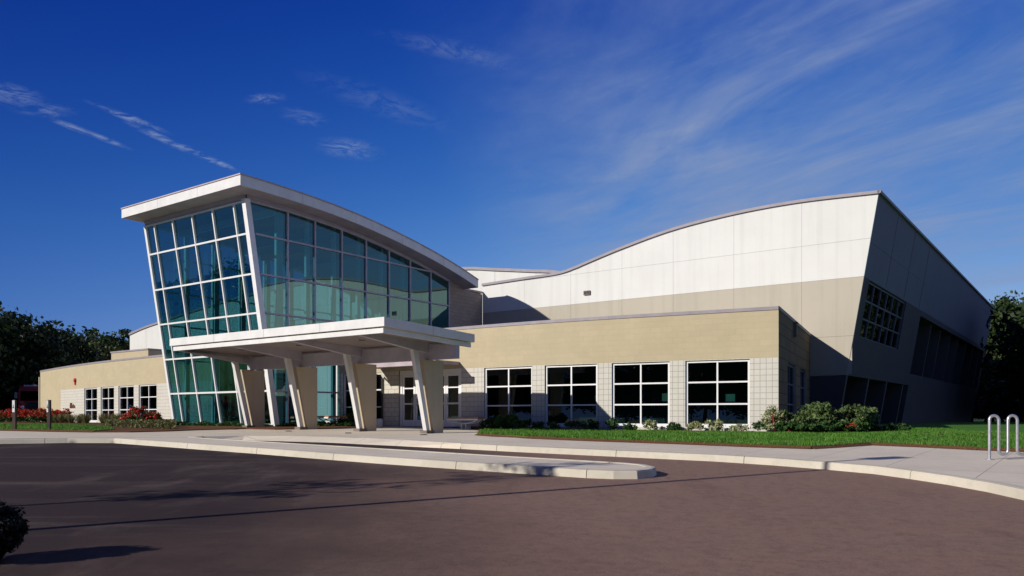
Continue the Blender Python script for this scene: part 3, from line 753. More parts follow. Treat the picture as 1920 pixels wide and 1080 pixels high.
for a, b in zip(gu, gu[1:]): mb.bar(W(a, VG-.02, zg(a)+.02), W(b, VG-.02, zg(b)+.02), AV, .16, AZ, .13)
mb.bar(W(-7.53, VG-.1, 9.93), W(-7.53, VE, 9.93), AU, .14, AZ, .12)
mb.build('coping', M['coping'], gym)
# leaning side wall
def gp(v, z, o=0.): return W(ug(z), v, z) + AU*o
mb = MB()
WV0, WV1, WZa, WZb = 37.75, 46.1, 3.92, 6.38
RV0, RV1, RZa, RZb = 50.5, 81.4, 2.85, 6.12
def gq(v0, v1, z0, z1, o=0., mt=0): mb.face([gp(v0, z0, o), gp(v1, z0, o), gp(v1, z1, o), gp(v0, z1, o)], mt)
TOPZ = 9.9
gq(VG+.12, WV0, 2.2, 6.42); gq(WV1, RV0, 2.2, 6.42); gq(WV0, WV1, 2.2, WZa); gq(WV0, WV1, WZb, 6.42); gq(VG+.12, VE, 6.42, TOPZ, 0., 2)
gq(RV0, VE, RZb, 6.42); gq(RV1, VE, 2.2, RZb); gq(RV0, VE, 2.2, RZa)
for v in (RV0, RV1): mb.face([gp(v, RZa), gp(v, RZb), gp(v, RZb, -1.2), gp(v, RZa, -1.2)], 1)  # recess sides near-black: shade put into their colour
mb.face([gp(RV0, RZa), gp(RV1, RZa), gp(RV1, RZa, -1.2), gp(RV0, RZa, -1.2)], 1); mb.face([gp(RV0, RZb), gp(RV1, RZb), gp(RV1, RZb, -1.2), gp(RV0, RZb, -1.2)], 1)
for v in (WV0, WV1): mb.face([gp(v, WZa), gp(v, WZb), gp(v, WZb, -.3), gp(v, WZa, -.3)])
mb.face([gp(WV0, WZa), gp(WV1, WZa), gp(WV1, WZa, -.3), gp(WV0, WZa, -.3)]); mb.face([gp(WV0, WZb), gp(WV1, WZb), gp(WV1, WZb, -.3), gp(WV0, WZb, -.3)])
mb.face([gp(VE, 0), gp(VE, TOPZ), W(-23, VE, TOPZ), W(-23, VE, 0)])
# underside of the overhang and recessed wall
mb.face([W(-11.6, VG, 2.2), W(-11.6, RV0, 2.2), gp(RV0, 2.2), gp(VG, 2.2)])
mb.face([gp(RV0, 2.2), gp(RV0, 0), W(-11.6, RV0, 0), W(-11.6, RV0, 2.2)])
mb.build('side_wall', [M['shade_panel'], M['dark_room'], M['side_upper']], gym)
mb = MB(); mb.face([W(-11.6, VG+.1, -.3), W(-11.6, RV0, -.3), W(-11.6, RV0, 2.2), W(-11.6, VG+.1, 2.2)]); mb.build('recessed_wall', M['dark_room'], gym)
mb = MB()
for z in (7.9,):
    mb.bar(gp(VG+.3, z, .004), gp(RV0, z, .004), AZ, .02, AU, .02)
for v in (41.0, 45.3, 49.6): mb.bar(gp(v, 6.5, .004), gp(v, TOPZ, .004), AV, .02, AU, .02)
mb.build('panel_joints', M['dark_frame'], gym)
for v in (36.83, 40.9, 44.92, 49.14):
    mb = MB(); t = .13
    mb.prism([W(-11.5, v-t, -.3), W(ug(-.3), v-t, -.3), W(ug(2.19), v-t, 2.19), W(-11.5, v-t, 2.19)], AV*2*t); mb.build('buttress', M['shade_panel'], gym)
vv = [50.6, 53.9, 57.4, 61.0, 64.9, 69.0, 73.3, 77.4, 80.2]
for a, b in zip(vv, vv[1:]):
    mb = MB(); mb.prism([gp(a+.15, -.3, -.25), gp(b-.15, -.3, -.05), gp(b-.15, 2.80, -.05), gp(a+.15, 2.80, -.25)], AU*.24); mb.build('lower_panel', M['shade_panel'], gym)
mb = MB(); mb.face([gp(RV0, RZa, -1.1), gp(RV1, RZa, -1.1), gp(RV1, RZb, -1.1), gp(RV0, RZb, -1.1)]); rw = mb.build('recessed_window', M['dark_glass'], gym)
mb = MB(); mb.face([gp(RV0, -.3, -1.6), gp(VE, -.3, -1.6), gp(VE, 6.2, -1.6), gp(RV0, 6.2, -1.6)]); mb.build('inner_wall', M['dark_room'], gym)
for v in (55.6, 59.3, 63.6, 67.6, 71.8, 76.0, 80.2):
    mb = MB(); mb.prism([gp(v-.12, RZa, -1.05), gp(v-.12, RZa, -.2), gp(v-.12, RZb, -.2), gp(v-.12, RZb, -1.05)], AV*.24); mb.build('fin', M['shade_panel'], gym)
fr = MB(); nc, nr = 6, 3
LZ = (AZ + AU*GL).normalized(); LN2 = (AU - AZ*GL).normalized()
for c in range(nc+1):
    v = WV0 + .04 + (WV1-WV0-.08)*c/nc; fr.bar(gp(v, WZa, -.12), gp(v, WZb, -.12), AV, .08, LN2, .12)
for r_ in range(nr+1):
    z = WZa + .04 + (WZb-WZa-.08)*r_/nr
    for c in range(nc):
        a = WV0 + .04 + (WV1-WV0-.08)*c/nc; b = WV0 + .04 + (WV1-WV0-.08)*(c+1)/nc
        fr.bar(gp(a+.04, z, -.12), gp(b-.04, z, -.12), LZ, .07, LN2, .11)
gw = fr.build('grid_window', M['dark_frame'], gym)
g = MB(); g.face([gp(WV0, WZa, -.13), gp(WV1, WZa, -.13), gp(WV1, WZb, -.13), gp(WV0, WZb, -.13)]); g.build('pane', M['dark_glass'], gw)
mb = MB(); mb.face([gp(WV0-.5, WZa-.5, -1.2), gp(WV1+.5, WZa-.5, -1.2), gp(WV1+.5, WZb+.5, -1.2), gp(WV0-.5, WZb+.5, -1.2)]); mb.build('blackout_wall', M['dark_room'], gym)
mb = MB(); u0 = -21.9
mb.ubox((u0-.19, u0+.19), (VG-.09, VG-.003), (6.84, 7.06)); mb.build('wall_vent', M['plinth'], gym)
mb = MB(); mb.ubox((u0-.15, u0-.02), (VG-.10, VG-.0901), (6.89, 7.03)); mb.ubox((u0+.02, u0+.15), (VG-.10, VG-.0901), (6.89, 7.03)); mb.build('vent_louvre', M['black'], gym)

# ------------------------------------------------------------------ far hall
hall = thing('far_hall', 'white curved roof hall standing behind the glass tower', 'building', W(-55, 48, 0))
HT = smooth_tab([(-85.3, 9.3), (-82.4, 9.8), (-79.1, 10.2), (-70, 11.2), (-60, 11.9), (-50, 12.0), (-44, 11.75), (-38.0, 11.32), (-35.1, 10.93), (-31.8, 10.47), (-29.6, 10.13), (-23.6, 8.8)])
mb = MB(); hu = [p[0] for p in HT]
xs = [-85.3] + list(np.arange(-82, -24, 3.6)) + [-23.6]
for a, b in zip(xs, xs[1:]):
    k = 6; top = [(a+.01 + (b-a-.02)*i/k, lerp_tab(HT, a + (b-a)*i/k)) for i in range(k+1)]
    mb.prism([W(a+.01, 46, 0), W(b-.01, 46, 0)] + [W(u, 46, z) for u, z in top[::-1]], AV*.15)
mb.build('front_wall', M['white_panel'], hall)
mb = MB()
for a, b in zip(hu, hu[1:]):
    mb.face([W(a, 46.1, lerp_tab(HT, a)), W(b, 46.1, lerp_tab(HT, b)), W(b, 75, lerp_tab(HT, b)), W(a, 75, lerp_tab(HT, a))])
mb.face([W(-85.3, 46.02, 0), W(-85.3, 75, 0), W(-85.3, 75, 9.3), W(-85.3, 46.02, 9.3)])
mb.face([W(-85.2, 46.16, 0), W(-23.6, 46.16, 0), W(-23.6, 46.16, 8.7), W(-85.2, 46.16, 9.2)])
mb.build('roof', M['roof_grey'], hall)
mb = MB()
for a, b in zip(hu, hu[1:]): mb.bar(W(a, 45.97, lerp_tab(HT, a)+.06), W(b, 45.97, lerp_tab(HT, b)+.06), AV, .2, AZ, .2)
mb.build('coping', M['coping'], hall)

# ------------------------------------------------------------------ entrance canopy
can = thing('entrance_canopy', 'flat white canopy on four leaning steel posts and tapered concrete piers before the doors', 'canopy', W(-23, 20, -.19))
CU0, CU1, CV0, CV1 = -28.82, -17.26, 17.11, 21.42
def zc(v): return 3.385 - .17*(v-CV0)/(CV1-CV0)
mb = MB()
P = [(CV0, zc(CV0)-.275), (CV0, zc(CV0)), (CV1, zc(CV1)), (CV1, zc(CV1)-.275)]
mb.prism([W(CU0, v, z) for v, z in P], AU*(CU1-CU0)); mb.build('roof_slab', M['white_metal'], can)
mb = MB(); i_ = .12
def ring(v0, v1, u0, u1, h0, h1, t):
    mb.bar(W(u0, v0, 0) + AZ*((h0+h1)/2), W(u1, v0, 0) + AZ*((h0+h1)/2), AV, t, AZ, h1-h0)
    for u in (u0+t/2, u1-t/2): mb.bar(W(u, v0+t/2, (h0+h1)/2), W(u, v1, (h0+h1)/2 - .15), AU, t, AZ, h1-h0)
ring(CV0+.12, CV1-.05, CU0+.12, CU1-.12, 2.92, 3.07, .08)
mb.build('lower_fascia', M['white_metal'], can)
for k in range(1, 4):
    mb = MB(); u = CU0 + (CU1-CU0)*k/4; mb.bar(W(u, CV0-.001, zc(CV0)-.27), W(u, CV0-.001, zc(CV0)-.004), AU, .014, AV, .004); mb.build('fascia_joint', M['soffit'], can)
mb = MB(); mb.bar(W(CU1+.001, 19.3, zc(19.3)-.27), W(CU1+.001, 19.3, zc(19.3)-.004), AV, .014, AU, .004)
mb.build('fascia_joint', M['soffit'], can)
for k, u in enumerate((-26.9, -23.5, -20.2)):
    mb = MB(); mb.tube([W(u, 19.0, 3.03), W(u, 19.0, 2.985)], .12, 14); mb.build('downlight', M['dark_metal'], can)
mb = MB(); n = 58
for k in range(n):                                # ribbed metal deck
    a = CU0 + .2 + (CU1-CU0-.4)*k/n; b = CU0 + .2 + (CU1-CU0-.4)*(k+.55)/n
    mb.bar(W((a+b)/2, CV0+.16, zc(CV0)-.30), W((a+b)/2, CV1-.05, zc(CV1)-.30), AU, b-a, AZ, .045)
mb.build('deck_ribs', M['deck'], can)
CUX = [-28.61, -25.23, -21.89, -18.58]; PT = .2
mb = MB(); mb.ubox((-28.75, -17.4), (20.55, 20.78), (2.35, 2.84)); mb.build('main_beam', M['grey_metal'], can)
for ur in CUX:
    u = ur - PT/2
    zb0 = zw(0, W(u, 20.8).y)
    mb = MB(); t = .09
    mb.prism([W(u-t, CV0+.3, 2.94), W(u-t, 19.9, 2.64), W(u-t, 20.54, 2.6), W(u-t, 20.54, 3.02), W(u-t, CV0+.3, 3.06)], AU*2*t); mb.build('cross_beam', M['grey_metal'], can)
    mb = MB()
    mb.prism([W(ur, 20.80, zb0), W(ur, 21.3, zb0), W(ur, 21.3, 2.345), W(ur, 20.24, 2.345)], AU*-PT); pr = mb.build('pier', M['pier'], can)
    mb = MB(); mb.prism([W(u-.08, 20.46, zb0+.1), W(u-.08, 20.62, zb0+.1), W(u-.08, 20.02, 2.66), W(u-.08, 19.80, 2.66)], AU*.16); mb.build('post', M['white_metal'], can)
    mb = MB(); mb.ubox((u-.16, u+.16), (20.38, 20.78), (zb0-.05, zb0+.1)); mb.build('base_block', M['plinth'], can)

# ------------------------------------------------------------------ small things by the entrance
def ground_at(u, v):
    p = W(u, v); return zw(p.x, p.y)
def bench(u, v, label):
    z = ground_at(u, v); b = thing('bench', label, 'bench', W(u, v, z), 'curved benches at the entrance')
    mb = MB()
    for k in range(4): mb.ubox((u-.78, u+.78), (v-.21+k*.11, v-.12+k*.11), (z+.425, z+.48))
    mb.build('seat', M['wood'], b)
    mb = MB(); mb.ubox((u-.80, u+.80), (v-.235, v-.215), (z+.365, z+.422)); mb.ubox((u-.80, u+.80), (v+.225, v+.245), (z+.365, z+.422)); mb.build('seat_rail', M['frame'], b)
    for dv in (-.15, .15):
        mb = MB(); mb.tube([W(u+x, v+dv, z+.23+.14*(x/.66)**2) for x in np.linspace(-.66, .66, 13)], .026, 8); mb.build('curved_support', M['frame'], b, True)
    for du in (-.11, .11):
        mb = MB(); mb.bar(W(u+du, v, z), W(u+du, v, z+.24), AU, .05, AV, .3); mb.build('leg', M['frame'], b)
    return b
bench(-20.15, 24.45, 'wooden bench on white curved frame beside the lawn, right of the entrance doors')
bench(-27.75, 24.2, 'wooden bench on white curved frame half hidden behind the canopy piers')
mb = MB(); p = W(-25.45, 24.95, zw(0, 35)); mb.tube([p, p+AZ*.03, p+AZ*.3, p+AZ*.34], [.13, .14, .15, .12], 14); mb.tube([p+AZ*.34, p+AZ*.36], [.12, .06], 14)
tag(mb.build('litter_bin', M['frame'], None, True, p), 'small white round bin against the wall beside the entrance doors', 'bin')
for i, u in enumerate((-17.4, -20.9, -24.1, -27.4)):
    p = W(u, 19.0, ground_at(u, 19.0)); mb = MB(); mb.tube([p, p+AZ*.025], [.12, .1], 14)
    o = mb.build('ground_light', M['dark_metal'], None, False, p)
    tag(o, 'small dark round light set in the paving before the canopy piers', 'ground light', 'lights set in the paving')
# accessible parking marker posts
for i, (x, y, lb) in enumerate(((-18.59, 30.0, 'dark post with white sign strip on the lawn, left of the two'), (-17.3, 30.0, 'dark post with white sign strip on the lawn, nearer the windows'))):
    z = zw(x, y)+.04; t = thing('marker_post', lb, 'post', (x, y, z), 'marker posts on the left lawn')
    X = Vector((1, 0, 0)); Y = Vector((0, 1, 0)); q = Vector((x, y, z))
    mb = MB(); mb.box(q, X, Y, AZ, (-.055, .055), (-.05, .05), (-.1, 1.12)); mb.build('shaft', M['post_brown'], t)
    mb = MB(); mb.box(q, X, Y, AZ, (-.05, .04) if i == 0 else (-.06, .0), (-.065, -.051), (.66, 1.10)); s_ = mb.build('sign_strip', M['frame'], t)
    mb = MB(); r_ = [q + Vector((-.01 if i == 0 else -.03, -.068, .86)) + Vector((math.cos(a)*.018, 0, math.sin(a)*.025 - .02)) for a in np.linspace(2.2, 6.6, 9)]
    mb.tube(r_, .007, 5); c_ = q + Vector((-.012 if i == 0 else -.032, -.068, .86)); mb.tube([c_ + AZ*-.0, c_ + AZ*.05], .008, 5); mb.tube([c_ + AZ*.07, c_ + AZ*.085], .011, 6)
    mb.build('symbol', M['black'], s_)
# bike rack
bz = zw(9.1, 15.3)
rk = thing('bike_rack', 'galvanized wave bike rack on the sidewalk at the right edge', 'bike rack', (9.1, 15.3, bz))
path = []; H1, SP = .84, .168; dirx = Vector((.995, -.09, 0)); p0 = Vector((9.1, 15.3, bz))
path.append(p0.copy()); path.append(p0 + AZ*(H1-SP/2))
x = 0.
for k in range(7):
    up = (k % 2 == 0)
    c = p0 + dirx*(x + SP/2) + AZ*((H1-SP/2) if up else .1+SP/2)
    for a in np.linspace(PI, 0, 11): path.append(c + dirx*(math.cos(a)*SP/2) + AZ*(math.sin(a)*SP/2*(1 if up else -1)))
    x += SP
path.append(p0 + dirx*x)
mb = MB(); mb.tube(path, .027, 12); mb.build('wave_tube', M['galv'], rk, True)
for xx in (0, x):
    mb = MB(); q = p0 + dirx*xx; mb.tube([q, q + AZ*.012], [.075, .07], 14); mb.build('base_plate', M['galv'], rk)

# fire engine far left, in the shade of the trees
fx, fy = -40.6, 68.0
ft = thing('fire_engine', 'dark red fire engine parked in tree shade beyond the left end of the wing', 'fire engine', (fx, fy, -.05))
X = Vector((1, 0, 0)); Y = Vector((0, 1, 0)); O = Vector((fx, fy, 0))
mb = MB(); mb.prism([O + X*x_ + AZ*z_ for x_, z_ in ((-1.22, .55), (1.22, .55), (1.25, 2.0), (1.18, 2.75), (1.0, 2.95), (-1.0, 2.95), (-1.18, 2.75), (-1.25, 2.0))], Y*7.5); mb.build('body', M['maroon'], ft)
mb = MB(); mb.prism([O + Y*-.03 + X*x_ + AZ*z_ for x_, z_ in ((-1.05, 1.75), (1.05, 1.75), (1.0, 2.55), (-1.0, 2.55))], Y*.028); mb.build('windshield', M['wing_glass'], ft)
mb = MB(); mb.box(O, X, Y, AZ, (-1.0, 1.0), (.4, .8), (2.96, 3.1)); mb.build('light_bar', M['grey_metal'], ft)
mb = MB(); mb.box(O, X, Y, AZ, (-1.25, 1.25), (-.5, -.02), (.5, .82)); mb.build('bumper', M['chrome'], ft)
mb = MB(); mb.box(O, X, Y, AZ, (-.6, .6), (-.06, -.031), (.95, 1.6)); mb.build('grille', M['dark_metal'], ft)
for s in (-1, 1):
    mb = MB(); q = O + X*(s*.85) + AZ*1.2; mb.tube([q + Y*-.002, q + Y*-.06], [.16, .14], 12); mb.build('headlight', M['frame'], ft)
    mb = MB(); q = O + X*(s*1.32) + AZ*2.2; mb.box(q, X, Y, AZ, (-.1, .1), (-.2, -.1), (-.25, .25)); mb.build('mirror', M['chrome'], ft)
    for dy in (1.3, 5.6):
        mb = MB(); q = O + X*(s*1.0) + Y*dy + AZ*.45; mb.tube([q, q + X*(s*.26)], .5, 20); mb.build('wheel', M['black'], ft)

# parking-lot lamp post and two thin poles, known by their shadows on the asphalt
def lamp_post(x, y, h, label, r=.075, head=.75):
    z = zw(x, y)+ASP; t = thing('lamp_post', label, 'lamp post', (x, y, z), 'parking lot lamp posts')
    q = Vector((x, y, z))
    mb = MB(); mb.tube([q, q + AZ*.22, q + AZ*.25], [.2, .2, .18], 20); mb.build('base', M['kerb'], t)
    mb = MB(); mb.tube([q + AZ*.25, q + AZ*h], [r, r*.7], 12); mb.build('pole', M['dark_metal'], t)
    d = Vector((.9, .43, 0)).normalized(); s_ = Vector((-d.y, d.x, 0))
    mb = MB(); mb.box(q + AZ*(h-.02), d, s_, AZ, (-.1, head), (-.2*head/.75, .2*head/.75), (0, .14)); mb.build('lamp_head', M['dark_metal'], t)
SUN_AZ = math.radians(59.3); SUN_EL = math.radians(22.5)
dh = Vector((math.sin(SUN_AZ), math.cos(SUN_AZ), 0))          # the way shadows fall
def base_for(tip, h):
    d = h/math.tan(SUN_EL); return tip[0] - dh.x*d, tip[1] - dh.y*d
bx, by = base_for((6.9, 15.45), 6.2); lamp_post(bx, by, 6.2 + .38, 'dark square-headed lamp post on a round concrete base, at the left of the lot')
bx, by = base_for((-12.2, 22.4), 6.0); lamp_post(bx, by, 6.1, 'dark pole far out on the left side of the lot', .06, .14)
bx, by = base_for((-11.1, 22.3), 6.0); lamp_post(bx, by, 6.1, 'thin dark pole on the left of the lot, nearer the building', .035, .12)

# ------------------------------------------------------------------ vegetation
def quads_obj(name, V, mats, leaf, parent=None, loc=None, midx=None):
    n = len(V)//4; me = bpy.data.meshes.new(name)
    me.vertices.add(n*4); me.vertices.foreach_set('co', V.astype(np.float32).ravel())
    me.loops.add(n*4); me.loops.foreach_set('vertex_index', np.arange(n*4, dtype=np.int32))
    me.polygons.add(n); me.polygons.foreach_set('loop_start', np.arange(0, n*4, 4, dtype=np.int32))
    try: me.polygons.foreach_set('loop_total', np.full(n, 4, dtype=np.int32))
    except Exception: pass
    if midx is not None: me.polygons.foreach_set('material_index', midx.astype(np.int32))
    a = me.attributes.new('leaf', 'FLOAT', 'POINT'); a.data.foreach_set('value', np.repeat(leaf, 4).astype(np.float32))
    me.update(); me.validate()
    for m in (mats if isinstance(mats, list) else [mats]): me.materials.append(m)
    o = bpy.data.objects.new(name, me); C.objects.link(o)
    if parent: o.parent = parent; ORG[o.name] = ORG[parent.name]
    elif loc is not None: o.location = loc; ORG[o.name] = tuple(loc)
    return o
def leaves(centers, size, rng, outward=None, ratio=.6, droop=0.):
    n = len(centers); nr = rng.normal(size=(n, 3))
    if outward is not None: nr = nr*.7 + outward*1.0
    nr /= np.linalg.norm(nr, axis=1)[:, None] + 1e-9
    t = rng.normal(size=(n, 3)); t[:, 2] -= droop; t -= nr*(t*nr).sum(1)[:, None]; t /= np.linalg.norm(t, axis=1)[:, None] + 1e-9
    b = np.cross(nr, t); s = size*rng.uniform(.6, 1.3, n)[:, None]
    V = np.empty((n, 4, 3)); V[:, 0] = centers - t*s; V[:, 1] = centers + b*s*ratio; V[:, 2] = centers + t*s; V[:, 3] = centers - b*s*ratio
    return V.reshape(-1, 3)
def crown_cloud(rng, R, Hh, zc_, nclump, per, csize, shape='round'):
    ctr = []; out = []
    cl = []
    while len(cl) < nclump:
        d = rng.normal(size=3); d /= np.linalg.norm(d); r = rng.uniform(.35, 1.)**.5
        p = d*r
        if shape == 'round' and p[2] < -.75: continue
        if shape == 'cone':
            zz = rng.uniform(-1, 1); rad = (1-(zz+1)/2)*rng.uniform(.5, 1.)**.5 + .06; a = rng.uniform(0, 2*PI); p = np.array([rad*math.cos(a), rad*math.sin(a), zz])
        cl.append(p*np.array([R, R, Hh/2])*rng.uniform(.86, 1.1) + np.array([0, 0, zc_]))
    for c in cl:
        m = int(per*rng.uniform(.6, 1.3)); cs = csize*rng.uniform(.6, 1.35)
        d = rng.normal(size=(m, 3)); d /= np.linalg.norm(d, axis=1)[:, None]; r = rng.uniform(0, 1, m)[:, None]**.4
        ctr.append(c + d*r*cs*np.array([1, 1, .75])); out.append(d)
    return np.concatenate(ctr), np.concatenate(out), cl
def make_tree(seed, label, R, H, mat, loc, trunk_h=None, nclump=90, per=130, csize=None, lsize=.16, shape='round', tr=.25, group='trees around the building', name='tree'):
    rng = np.random.default_rng(seed); t = thing(name, label, 'tree', loc, group)
    th = trunk_h if trunk_h else H*.25
    ch = H - th*.7; zc_ = th*.7 + ch/2
    c, o, cl = crown_cloud(rng, R, ch, zc_, nclump, per, csize or R*.28, shape)
    V = leaves(c, lsize, rng, o)
    quads_obj('crown', V, mat, np.clip(rng.normal(.5, .28, len(c)), 0, 1), t)
    mb = MB(); base = Vector(loc)
    mb.tube([base + AZ*-.2, base + AZ*.3, base + AZ*th + X*.1, base + AZ*(zc_) + X*.15, base + AZ*(H*.9)], [tr*1.4, tr, tr*.8, tr*.5, tr*.12], 10)
    for p in cl[::max(1, nclump//9)]:
        e = base + Vector(p); s0 = base + AZ*(th + (zc_-th)*rng.uniform(0, .9)); mid = s0.lerp(e, .5) + AZ*.3
        mb.tube([s0, mid, e], [tr*.35, tr*.2, tr*.06], 6)
    mb.build('trunk', M['bark'], t, True)
    return t
T = []
gz = -.3
def pxd(px, D): return ((px-960)/1505*D, D, gz)
T.append(make_tree(1, 'big dark leafy tree at the far left, left of the fire engine', 7.0, 10.4, M['leaf_dark'], pxd(-25, 74), 2.5, 120, 150, 1.9, .24))
T.append(make_tree(2, 'big dark leafy tree right behind the fire engine', 6.5, 9.5, M['leaf_dark'], pxd(62, 82), 2.2, 110, 150, 1.7, .24))
T.append(make_tree(3, 'paler bushy tree over the left end of the tan wing', 5.0, 9.0, M['leaf_pale'], pxd(150, 88), 1.6, 100, 150, 1.3, .2))
T.append(make_tree(4, 'green loose tree left of the white far hall', 6.0, 11.0, M['leaf_mid'], pxd(205, 98), 2.5, 110, 150, 1.5, .22))
def cp(i, loc, rz, sc, label): T.append(copy_thing(T[i], loc, rz, sc, label))
cp(1, pxd(112, 96), 2.0, 1.05, 'dark rounded tree between the paler tree and the fire engine')
cp(0, pxd(15, 95), 1.2, 1.05, 'dark tall tree at the back of the left grove')
cp(3, pxd(252, 110), 2.6, .98, 'dark green tree showing just left of the white hall gable')
cp(3, (-56, 61.5, -.3), 2.2, 1.05, 'unseen tree added left of the picture to shade the fire engine')  # out of view, added only for its shadow on the fire engine
cp(1, pxd(-110, 72), .6, 1.0, 'dark tree at the left picture edge')
cp(0, pxd(20, 86), 4., (1.2, 1.0, .55), 'low dark bushy tree filling the grove under the left trees')
cp(1, pxd(100, 104), 5., (1.3, 1.0, .6), 'low dark bushy tree behind the left end of the wing')
T.append(make_tree(5, 'columnar dark evergreen cut by the left picture edge', 2.0, 10.8, M['leaf_dark'], pxd(-22, 78), .6, 70, 170, .9, .2))
# right side
T.append(make_tree(6, 'large dark leafy tree beyond the end of the leaning side wall', 8.5, 13.5, M['leaf_mid'], pxd(1905, 84), 1.0, 150, 150, 1.8, .24))
k_ = len(T)-1
cp(k_, pxd(2020, 80), 1.4, .92, 'dark leafy tree at the right picture edge')
cp(k_, pxd(1860, 100), 3.4, 1.05, 'dark tree peeping over the end of the leaning wall')
cp(2, pxd(1915, 80), 2.2, (1.1, 1.1, .85), 'low yellowish green tree under the large tree by the leaning wall')
cp(2, pxd(2030, 64), .7, (1.1, 1.1, .8), 'low yellowish green tree behind the bike rack at the right edge')
cp(1, pxd(2080, 58), .9, 1.1, 'dark tree beyond the right picture edge')
cp(1, pxd(1900, 110), 4.4, 1.3, 'tall dark tree at the back of the right grove')
for i, (px, D, sc_) in enumerate(((1822, 100, (.7, .7, .25)), (1850, 90, (.7, .7, .2)), (1880, 96, (.7, .7, .22)), (1915, 88, (.7, .7, .2)), (1850, 118, (1.5, 1.2, .5)), (1930, 106, (1.4, 1.2, .5)), (2000, 92, (1.3, 1.1, .5)), (2090, 84, (1.3, 1.1, .55)), (2060, 70, (1.1, 1, .5)), (1940, 76, (.9, .9, .42)))):
    cp((1, 0)[i % 2], pxd(px, D), i*1.1, sc_, 'low dark bushy tree filling the right grove behind the bike rack')
# trees behind the viewer, mirrored in the windows
for i, (x, y, s) in enumerate(((-46, -38, 1.3), (-37, -44, (1.3, 1.2, .8)), (-29, -41, 1.3), (-21, -45, (1.3, 1.2, .9)), (-13, -42, 1.35), (-5, -45, (1.3, 1.2, .8)), (3, -42, 1.3), (11, -45, (1.3, 1.2, .9)), (19, -42, 1.3), (27, -45, (1.3, 1.2, .8)), (35, -42, 1.3), (44, -39, (1.3, 1.2, 1.)), (-54, -32, (1.3, 1.2, .9)), (-62, -24, 1.3), (53, -32, 1.3), (60, -22, (1.3, 1.2, .9)))):
    cp((0, 1, 3)[i % 3], (x, y, -1.8), i*1.3, s, 'dark tree across the parking lot, mirrored in the wing windows')
for i, (x, y, s) in enumerate(((-60, 8, (1.1, 1.1, .8)), (-59, 18, (1.1, 1.1, .72)), (-61, 27, (1.1, 1.1, .8)), (-60, 36, (1.1, 1.1, .7)), (-62, 45, (1.1, 1.1, .75)), (-66, 54, (1.1, 1.1, .8)), (-66, 66, 1.1), (-74, 77, (1.2, 1.2, 1.0)), (-62, 76, (1.1, 1.1, .9)), (-80, 66, 1.1), (-64, -3, (1.2, 1.2, .95)), (-66, -14, (1.2, 1.2, 1.0)), (-74, 2, (1.2, 1.2, 1.0)), (-74, 22, (1.2, 1.2, 1.0)))):
    cp((0, 1, 3)[i % 3], (x, y, -1.0), i*1.7, s, 'dark tree left of the parking lot, mirrored in the leaning glass front')
# young tree left of the lot, casting its shadow on the asphalt
bx, by = base_for((-1.6, 12.9), 4.6)
T.append(make_tree(8, 'slender young tree at the left of the lot', 1.0, 6.6, M['leaf_mid'], (bx, by, zw(bx, by)+ASP), 3.6, 20, 40, .42, .08, 'round', .06))

def shrub(name, seed, label, R, H, mats, loc, ncl=26, per=60, lsize=.05, csize=.2, cat='shrub', group=None, petal=0., stems=True, droop=0.):
    rng = np.random.default_rng(seed); t = thing(name, label, cat, loc, group)
    c, o, cl = crown_cloud(rng, R, H*.95, H*.52, ncl, per, csize)
    c[:, 2] = np.maximum(c[:, 2], .02)
    V = leaves(c, lsize, rng, o, .5, droop); lf = rng.uniform(0, 1, len(c))
    if petal > 0:
        high = (c[:, 2] > H*.45) & (rng.uniform(0, 1, len(c)) < petal); V4 = V.reshape(-1, 4, 3)
        quads_obj('leaves', V4[~high].reshape(-1, 3), mats[0], lf[~high], t); quads_obj('flowers', V4[high].reshape(-1, 3), mats[1], lf[high], t)
    else: quads_obj('leaves', V, mats[0], lf, t)
    if stems:
        mb = MB(); b = Vector(loc)
        for p in cl[::2]: mb.tube([b + Vector((p[0]*.25, p[1]*.25, -.02)), b + Vector((p[0]*.7, p[1]*.7, p[2]*.6)), b + Vector(p)], [.014, .010, .004], 5)
        mb.build('stems', mats[-1], t)
    return t
bl = .1
def bz_(x, y): return zw(x, y) + .1
def shr(px, D): x = (px-960)/1505*D; return (x, D, bz_(x, D))
# corner shrubs
shrub('variegated_shrub', 21, 'leafy shrub with red stems, left of the two tall ones at the wing corner', .78, .92, [M['leaf_shrub'], M['red_stem']], shr(1532, 26.6), 40, 60, .075, .24, 'shrub', 'shrubs at the wing corner', 0, True, .6)
shrub('variegated_shrub', 22, 'leafy shrub with red stems, rightmost at the wing corner, before the dark overhang', .76, .90, [M['leaf_shrub'], M['red_stem']], shr(1597, 26.6), 40, 60, .075, .24, 'shrub', 'shrubs at the wing corner', 0, True, .6)
shrub('variegated_shrub', 23, 'lower shrub just right of the wing corner, before the narrow side windows', .52, .72, [M['leaf_shrub'], M['red_stem']], shr(1484, 26.0), 30, 75, .055, .18, 'shrub', 'shrubs at the wing corner', 0, True, .6)
shrub('variegated_shrub', 24, 'upright cream leaved shrub against the sunlit block corner', .34, .85, [M['leaf_cream'], M['red_stem']], shr(1452, 26.1), 22, 60, .050, .15, 'shrub', 'shrubs at the wing corner', 0, True, .6)
for i, (px, D, R, H) in enumerate(((1476, 25.4, .3, .28), (1510, 25.3, .35, .3), (1545, 25.4, .34, .32), (1580, 25.5, .34, .3), (1612, 26, .32, .3), (1640, 26.8, .24, .2), (1668, 27.5, .22, .18), (1694, 28, .2, .18))):
    shrub('low_plant', 60+i, 'small strappy green plant at the foot of the corner shrubs', R, H, [M['leaf_green'], M['leaf_green']], shr(px, D), 12, 60, .06, .12, 'plant', 'low plants under the corner shrubs', 0, False)
